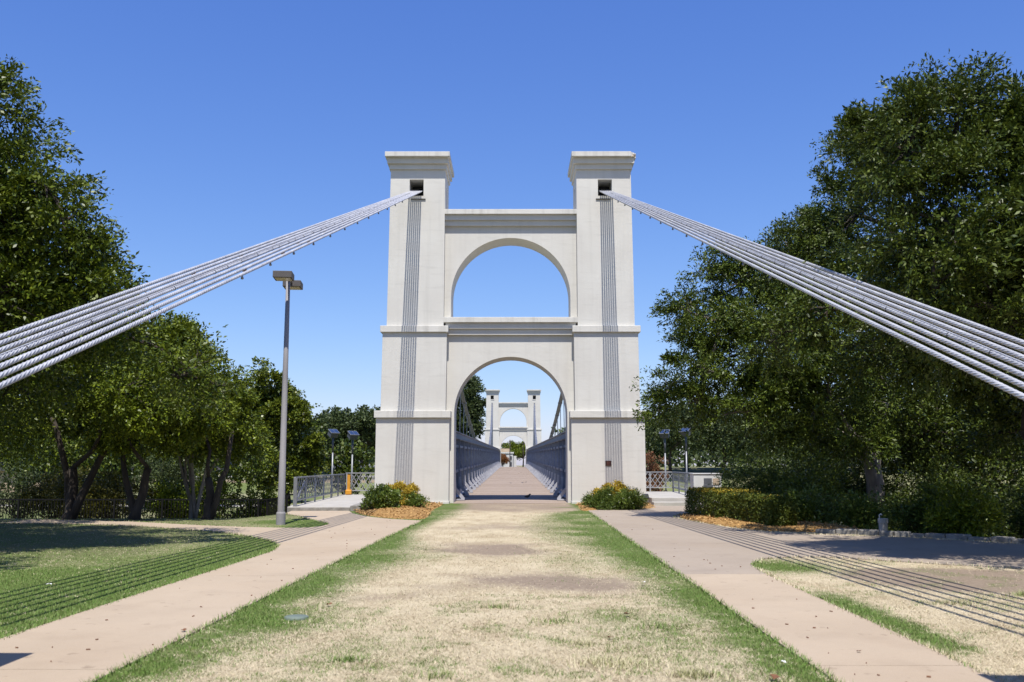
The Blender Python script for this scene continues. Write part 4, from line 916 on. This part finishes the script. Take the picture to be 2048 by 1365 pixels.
shrub('red_crape_myrtle', 'rust red flowering crape myrtle beside the right pier', 'tree', [(8.8, 62, 1.3, 1.0, 1.1), (9.3, 62, .5, .9), (8.3, 62, .4, 1.0)], 7000, .13, .08, M['leafR'], 160, dens=20, csize=.25)

# ------------------------------------------------------------------ far bank
def woods():
    r = np.random.default_rng(400); n = 90000
    x = (r.random(n) - .5) * 900; dist = 235 + 70 * r.random(n) + np.abs(x) * .10
    top = 5.5 + 6.5 * fbm(x * .09, dist * .02, 41) + 2.5 * fbm(x * .4, dist * .1, 42); top = np.where(np.abs(x) < 12, 3.5, top)
    z = 1.0 + top * r.random(n) ** .75
    m = (np.abs(x) > 8)
    P = np.column_stack([x, dist, z])[m]
    put('far_woods', leaf_quads(P, r.normal(size=(len(P), 3)), 1.5, 1.0, r, .5), M['leafF'], kind='stuff')
woods()
def far_variant(seed, wide):
    r = np.random.default_rng(seed); b = []
    for i in range(9):
        a = r.random() * 6.28; d = r.random() ** .6 * .62 * wide
        b.append((d * math.cos(a), d * math.sin(a), .42 + .42 * r.random() * (1 - .4 * d), .20 + .12 * r.random(), .8))
    b.append((0, 0, .82, .17, .9)); return b
def far_tree_meshes(seed, wide):
    bl = [tuple(10 * q for q in b[:4]) + (b[4],) for b in far_variant(seed, wide)]
    me, cl = crown_mesh(bl, 9000, .42, .30, seed, dens=5, csize=.42)
    r = np.random.default_rng(seed); t = MB().tube(curve((0, 0, -.4), (0, 0, 4.5), r, .1, 5), [.32, .26, .24, .2, .15], 8)
    for b in bl: t.tube(curve((0, 0, 3.2), b[:3], r, .2, 4), [.16, .12, .08, .04], 6)
    tm = t.mesh('trunk', True); tm.materials.append(M['bark']); me.materials.append(M['leafF']); return me, tm
FV = [far_tree_meshes(301 + i, .8 + .2 * i) for i in range(4)]
FAR = [(-39.5, 186, 1.1, 0, 'far bank tree just right of the glossy tree'), (-34.5, 190, 1.15, 2, 'far bank tree above the left solar lamp'), (-29.5, 187, 1.25, 1, 'far bank tree against the left pier edge'), (-45, 193, 1.0, 3, 'far bank tree half hidden behind the glossy tree'), (-24, 192, 1.2, 0, 'far bank tree hidden mostly by the left pier'),
       (-53, 190, 1.1, 1, 'far bank tree seen low between the fence trees'), (-64, 188, 1.1, 2, 'far bank tree behind the road bridge'), (-76, 190, 1.1, 3, 'far bank tree at the far left behind the road bridge'), (-90, 194, 1.2, 0, 'leftmost far bank tree'),
       (29.5, 180, 1.05, 1, 'far bank tree against the right pier edge'), (34, 188, 1.35, 2, 'far bank tree between the two right solar lamps'), (40, 183, 1.2, 0, 'far bank tree above the white cabinet'), (47, 189, 1.3, 3, 'far bank tree right of the white cabinet'), (55, 186, 1.2, 1, 'far bank tree behind the broad oak'),
       (65, 190, 1.2, 2, 'far bank tree behind the pale trunk'), (77, 188, 1.2, 0, 'far bank tree behind the shaded oak'), (90, 192, 1.3, 3, 'far bank tree near the right edge'), (104, 190, 1.3, 1, 'rightmost far bank tree'), (24.5, 196, 1.2, 2, 'far bank tree hidden mostly by the right pier')]
for x, y, s, v, lab in FAR:
    z0 = float(height(x, y)); root = thing('far_tree', lab, 'tree', (x, y, z0), 'trees on the far bank')
    rz = random.uniform(0, 6.28)
    for nm, me in (('crown', FV[v][0]), ('trunk', FV[v][1])):
        c = put(nm, me, None, root, (x, y, z0), (0, 0, rz), (s, s, s))
MID = [(-21, 58, .62, 1, 'dark bank tree between the leaning trunk and the myrtle'), (-29, 66, .70, 0, 'dark bank tree left of the leaning trunk'), (-38, 74, .62, 2, 'dark bank tree in front of the road bridge pier'), (-15.5, 66, .66, 3, 'dark bank tree behind the rounded oak'), (-46, 62, .6, 1, 'dark bank tree near the left edge below the oak'),
       (14.5, 44, .40, 3, 'dark riverside tree right of the white cabinet'), (18.5, 47, .50, 0, 'dark riverside tree behind the pale trunk'), (22.5, 45, .55, 2, 'dark riverside tree right of the pale trunk'), (17.0, 38, .36, 1, 'low riverside tree behind the concrete stand'), (26, 52, .6, 1, 'dark riverside tree toward the right edge'), (31, 56, .62, 3, 'dark riverside tree at the right edge'), (21, 36, .42, 0, 'low riverside tree above the river glimpse')]
for x, y, s, v, lab in MID:
    z0 = float(height(x, y)); root = thing('bank_tree', lab, 'tree', (x, y, z0), 'trees on the near bank'); rz = random.uniform(0, 6.28)
    me = FV[v][0].copy(); me.materials.clear(); me.materials.append(M['leafShade'])
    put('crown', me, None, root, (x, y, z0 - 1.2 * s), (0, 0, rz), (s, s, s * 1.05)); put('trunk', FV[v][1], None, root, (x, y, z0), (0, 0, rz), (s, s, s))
tree('tall_tree', 'very tall tree left of the far tower, seen through the arch', (-10.5, 197), (-10.3, 197, 6.5),
     [(-9.2, 197, 17, 2.7), (-7.7, 197, 14.3, 2.0), (-10.3, 197, 13.2, 3.6), (-11.2, 197, 9.4, 3.4), (-7.9, 196, 10.6, 2.2), (-13.4, 197, 15, 3.0), (-10.2, 197, 18.6, 1.6), (-14, 197, 10.5, 3), (-8.0, 196.5, 8.3, 1.5)], 30000, .42, .26, M['leafF'], M['bark'], .4, 330, dens=3.2, csize=.62)
def small_tree(lab, x, y, s, v, mat=None, grp='trees beyond the far tower'):
    z0 = float(height(x, y)); root = thing('street_tree', lab, 'tree', (x, y, z0), grp)
    me = FV[v][0]
    if mat:
        me = me.copy(); me.materials.clear(); me.materials.append(mat)
    put('crown', me, None, root, (x, y, z0), (0, 0, 1.3), (s, s, s)); put('trunk', FV[v][1], None, root, (x, y, z0), (0, 0, 1.3), (s, s, s))
small_tree('bright green tree seen through the far tower arch', 2.6, 262, .72, 1, M['leafB'])
small_tree('dark tree poking above the white building', .2, 330, .86, 2)
small_tree('small orange brown tree at the left of the far arch', -3.0, 236, .36, 0, M['leafX'])
o = thing('white_building', 'white building at the end of the bridge seen through the far arch', 'building', (-5, 250, 1.1))
put('wall', MB().box(-14, -.1, 246, 262, .9, 4.6).mesh('wall'), M['white'], o)
put('parapet', MB().box(-14.2, .1, 245.8, 262.2, 4.59, 4.95).mesh('parapet'), M['white'], o)
put('upper_storey', MB().box(-13, -1, 250, 262, 4.94, 5.9).mesh('upper_storey'), M['tan'], o)
put('side_wing', MB().box(-.1, .75, 248, 258, .9, 4.0).mesh('side_wing'), M['white'], o)
for x0, x1, z0, z1 in ((-.85, -.35, 2.9, 3.9), (-.85, -.35, 1.2, 2.4), (-3.0, -2.6, 1.2, 2.2)):
    w_ = put('window', MB().box(x0, x1, 245.93, 246.02, z0, z1).mesh('window'), M['boxgrey'], o)
    put('sill', MB().box(x0 - .08, x1 + .08, 245.88, 246.0, z0 - .1, z0).mesh('sill'), M['white'], w_)
for x, y, h, lab in ((-.85, 232, 6.6, 'brown utility pole in front of the white building'), (2.45, 240, 6.4, 'utility pole at the right of the far arch')):
    o = thing('utility_pole', lab, 'utility pole', (x, y, 1.1), 'utility poles beyond the far tower')
    put('pole', MB().tube([(x, y, 1.0), (x, y, 1.1 + h)], [.13, .09], 8).mesh('pole', True), M['bark'], o)
    put('crossarm', MB().box(x - .6, x + .6, y - .16, y - .1, h + .5, h + .62).mesh('crossarm'), M['bark'], o)
    for k in (-.5, .5): put('insulator', MB().lathe((x + k, y - .13, h + .62), [(.03, 0), (.06, .05), (.04, .14)], 8).mesh('insulator'), M['galv'], o)
o = thing('river_wall', 'long tan retaining wall along the far river bank', 'wall', (0, 176, -2))
put('wall_face', MB().box(-140, -8, 176, 176.6, -4.6, -.6).mesh('wall_face'), M['tan'], o); put('coping', MB().box(-140, -8, 175.8, 176.8, -.61, -.35).mesh('coping'), M['conc'], o)
o = thing('guard_rail', 'pale guard rail on the far bank road left of the tower', 'guard rail', (-34, 181, 0))
bar('rail', (-48, 180.5, 1.35), (-22, 180.5, 1.35), .08, .35, M['galv'], o)
for i in range(12): bar('post', (-47.5 + i * 2.3, 180.6, .2), (-47.5 + i * 2.3, 180.6, 1.5), .12, .12, M['galv'], o)
put('riverwalk', MB().prism([(-60, 62.0), (-9, 60.0), (12, 60), (20, 66), (19, 68), (11, 62.6), (-9, 62.6), (-60, 64.8)], -1.05, -.985).mesh('riverwalk'), M['conc'], kind='structure')
o = thing('road_bridge', 'dark steel road bridge on tan abutments at the far left', 'bridge', (-50, 100, -1))
put('beam', MB().box(-90, -30, 99, 105, 1.0, 2.15).mesh('beam'), M['steelbeam'], o); put('deck_slab', MB().box(-90, -30, 98.7, 105.3, 2.147, 2.4).mesh('deck_slab'), M['galv'], o)
put('abutment', MB().box(-90, -49, 99.6, 104, -1.4, 1.003).mesh('abutment'), M['tan'], o)
put('pier', MB().hexa([(-43.5, 99.8, -1.4), (-41.2, 99.8, -1.4), (-41.2, 104, -1.4), (-43.5, 104, -1.4), (-44.2, 99.8, 1.003), (-40.6, 99.8, 1.003), (-40.6, 104, 1.003), (-44.2, 104, 1.003)]).mesh('pier'), M['tan'], o)
for z in (2.75, 3.15): bar('railing_bar', (-90, 98.9, z), (-30, 98.9, z), .06, .06, M['galv'], o)
for i in range(31): bar('railing_post', (-90 + i * 2, 98.9, 2.35), (-90 + i * 2, 98.9, 3.2), .06, .06, M['galv'], o)

# ------------------------------------------------------------------ grass
def grass(name, n, seed, ylo, yhi, hmin, hmax, wd):
    r = np.random.default_rng(seed)
    y = 1 / (1 / ylo + (1 / yhi - 1 / ylo) * r.random(n)); x = (r.random(n) * 2 - 1) * (.60 * y + .3) + .1
    m = np.ones(n, bool)
    for p in PATHS:
        m &= ~inside(p, x, y) | (r.random(n) < 0)
    for p in MULCH: m &= ~inside(p, x, y)
    m &= (height(x, y) > -.25) & (y < 38)
    m &= ~((x > -4) & (x < 3.4) & (y > 38.5))
    x, y = x[m], y[m]; g, d = lawn(x, y)
    n3 = fbm(x * 6, y * 6, 77, 3)
    gs = np.clip((g + (n3 - .5) * .9 + (fbm(x * 22, y * 14, 91, 2) - .5) * .5 - .22) / .6, 0, 1)
    keep = r.random(len(x)) > np.clip((d - gs) * 1.05, 0, .965)
    x, y, g, d, gs = x[keep], y[keep], g[keep], d[keep], gs[keep]; k = len(x)
    tint = np.where(r.random(k) < gs, .62 + .38 * r.random(k), .0 + .48 * r.random(k))
    live = tint > .6
    h = (hmin + (hmax - hmin) * r.random(k)) * np.where(live, 1., .95) * (.7 + .6 * fbm(x * 2, y * 2, 5)); a = r.random(k) * 6.283
    ln = np.where(live, .25 + .6 * r.random(k), .8 + 1.6 * r.random(k)) * h; hz = np.where(live, h, h * .75)
    W = wd * (1 + (y - 7) * .055) * (.7 + .6 * r.random(k))
    base = np.column_stack([x, y, height(x, y) - .004]); sd = np.column_stack([np.cos(a + 1.57 + r.normal(size=k) * .5), np.sin(a + 1.57), np.zeros(k)]) * W[:, None] / 2
    tip = base + np.column_stack([np.cos(a) * ln, np.sin(a) * ln, hz])
    v = np.stack([base - sd, base + sd, tip], 1).reshape(-1, 3)
    put(name, np_mesh(name, v, np.arange(3 * k).reshape(k, 3), {'tint': np.repeat(tint, 3)}), M['blade'], kind='stuff')
grass('grass', 520000, 51, 6.6, 34, .012, .036, .0055)
# ragged tufts leaning over the path edges
def edge_tufts():
    r = np.random.default_rng(61); P = []
    for poly in PATHS:
        for i in range(len(poly)):
            a, b = poly[i], poly[(i + 1) % len(poly)]; L = np.linalg.norm(b - a); ym = (a[1] + b[1]) / 2
            if ym < 6.5 or ym > 32 or abs(a[0] - b[0]) > 3: continue
            n = int(L * np.interp(ym, [6, 12, 30], [220, 120, 40])); t = r.random((n, 1)); q = a + (b - a) * t
            P.append(q + r.normal(size=(n, 2)) * .022 * (.4 + 1.6 * fbm(q[:, 0] * 2, q[:, 1] * 2, 9)[:, None]))
    P = np.concatenate(P); g, d = lawn(P[:, 0], P[:, 1]); k = len(P)
    tint = np.where(r.random(k) < np.clip(g * 1.2, .12, 1), .6 + .4 * r.random(k), .45 * r.random(k))
    h = .025 + .035 * r.random(k); a = r.random(k) * 6.283; W = .008 * (1 + (P[:, 1] - 7) * .05)
    base = np.column_stack([P, np.zeros(k)]); sd = np.column_stack([np.cos(a + 1.57), np.sin(a + 1.57), np.zeros(k)]) * W[:, None] / 2
    tip = base + np.column_stack([np.cos(a) * h * .8, np.sin(a) * h * .8, h])
    put('edge_grass', np_mesh('edge_grass', np.stack([base - sd, base + sd, tip], 1).reshape(-1, 3), np.arange(3 * k).reshape(k, 3), {'tint': np.repeat(tint, 3)}), M['blade'], kind='stuff')
edge_tufts()
# a few coarse dry clumps in the centre lawn
def clumps():
    r = np.random.default_rng(71); V = []; T = []
    for cx, cy, rad, n, tn in ((.92, 7.85, .16, 420, .5), (1.5, 7.45, .10, 300, .55), (.55, 9.9, .12, 120, .7), (-.05, 10.9, .1, 120, .7), (-1.2, 8.0, .08, 120, .8), (-.45, 7.4, .09, 120, .7), (.75, 8.7, .06, 90, .5), (1.55, 9.6, .13, 160, .75), (6.4, 11.9, .14, 260, .65), (7.0, 11.3, .16, 260, .62), (5.2, 11.2, .12, 160, .6)):
        p = np.column_stack([cx, cy]) + r.normal(size=(n, 2)) * rad * [1, .7]; h = .03 + .05 * r.random(n); a = r.random(n) * 6.283; k = n
        base = np.column_stack([p, np.zeros(k)]); sd = np.column_stack([np.cos(a + 1.57), np.sin(a + 1.57), np.zeros(k)]) * .004
        tip = base + np.column_stack([np.cos(a) * h * .9, np.sin(a) * h * .9, h]); V.append(np.stack([base - sd, base + sd, tip], 1).reshape(-1, 3)); T.append(np.repeat(np.clip(tn + (r.random(k) - .5) * .3, 0, 1), 3))
    v = np.concatenate(V); k = len(v) // 3
    put('weed_tufts', np_mesh('weed_tufts', v, np.arange(3 * k).reshape(k, 3), {'tint': np.concatenate(T)}), M['blade'], kind='stuff')
clumps()

# ------------------------------------------------------------------ small things on the ground
tag(put('valve_lid', MB().lathe((-2.12, 10.15, 0), [(.125, -.03), (.125, .02), (.115, .028), (.02, .03)], 24).mesh('valve_lid', True), M['lid']), 'round green valve box lid in the lawn by the left path', 'lid')
def scrap(name, label, cat, x, y, s, mat, seed, grp, z=.02):
    r = np.random.default_rng(seed); mb = MB(); n = 7; c = len(mb.v)
    ring = [(x + s * math.cos(i / n * 6.283) * r.uniform(.5, 1.1), y + s * math.sin(i / n * 6.283) * r.uniform(.5, 1.1), z + r.uniform(0, s * .7)) for i in range(n)]
    mb.v = [(x, y, z + s * .3)] + ring + [(x, y, z + s * .3 - .002)] + [(a, b, q - .002) for a, b, q in ring]
    for i in range(n):
        j = (i + 1) % n; mb.f += [(0, 1 + i, 1 + j), (n + 1, n + 2 + j, n + 2 + i), (1 + i, n + 2 + i, n + 2 + j, 1 + j)]
    tag(put(name, mb.mesh(name), mat), label, cat, grp)
scrap('paper_scrap', 'white paper scrap on the shaded left lawn', 'litter', -5.87, 12.56, .045, M['litter'], 1, 'paper litter', .05)
scrap('paper_scrap', 'tiny white scrap in the green strip halfway along the right path', 'litter', 1.86, 12.9, .03, M['litter'], 2, 'paper litter', .04)
scrap('paper_scrap', 'white scrap on the grass at the bottom right', 'litter', 2.26, 7.75, .03, M['litter'], 3, 'paper litter', .04)
scrap('dry_leaf', 'curled brown leaf in the dry centre lawn right of middle', 'leaf', 1.33, 10.25, .05, M['dryleaf'], 4, 'fallen leaves')
scrap('dry_leaf', 'brown leaf lying low in the straw coloured lawn', 'leaf', 1.02, 8.95, .03, M['dryleaf'], 5, 'fallen leaves')
scrap('dry_leaf', 'long brown leaf by the bottom of the right green strip', 'leaf', 2.05, 7.25, .06, M['dryleaf'], 6, 'fallen leaves')
scrap('dry_leaf', 'brown leaf on the left path', 'leaf', -2.95 - .05, 9.3, .035, M['dryleaf'], 7, 'fallen leaves')
scrap('dry_leaf', 'brown leaf on the right path near its far bend', 'leaf', 3.05, 8.3, .025, M['dryleaf'], 8, 'fallen leaves')
scrap('dry_leaf', 'reddish leaf beside the green valve lid', 'leaf', -1.95, 11.0, .04, M['dryleaf'], 9, 'fallen leaves')
rr = random.Random(33); mb = MB()
for i in range(70):
    y = 7 + 24 * rr.random() ** 1.6; a = rr.uniform(0, 6.28); L = rr.uniform(.012, .035)
    x = rr.uniform(-4.3, -2.85) if i % 2 else rr.uniform(2.6, 3.7)
    mb.obox((x, y, .018), (L, L * rr.uniform(.3, .6), .008), a, rr.uniform(-.3, .3))
put('leaf_litter', mb.mesh('leaf_litter'), M['dryleaf'], kind='stuff')
for k, (x, y, lab) in enumerate(((-.1, 68, 'small dark lump far along the deck, left of two others'), (.75, 69, 'small curled dark scrap far along the deck, middle of three'), (1.0, 70, 'small dark scrap far along the deck, nearest the right rail'))):
    scrap('debris_scrap', lab, 'debris', x, y, .10, M['dark'], 90 + k, 'dark scraps on the deck', zdeck(y) + .02)
for x, y, lab in ((.75, 44, 'dark bird like shape on the deck just inside the arch'),):
    z = zdeck(y); b = thing('pigeon', lab, 'bird', (x, y, z), 'birds on the deck')
    put('body', MB().tube([(x - .14, y, z + .10), (x - .08, y, z + .115), (x, y, z + .13), (x + .07, y, z + .16), (x + .10, y, z + .21), (x + .13, y, z + .225), (x + .17, y, z + .215)], [.012, .04, .065, .05, .03, .032, .006], 8).mesh('body', True), M['dark'], b)
    for k in (-.025, .025): bar('leg', (x, y + k, z), (x, y + k, z + .09), .008, .008, M['rust'], b)
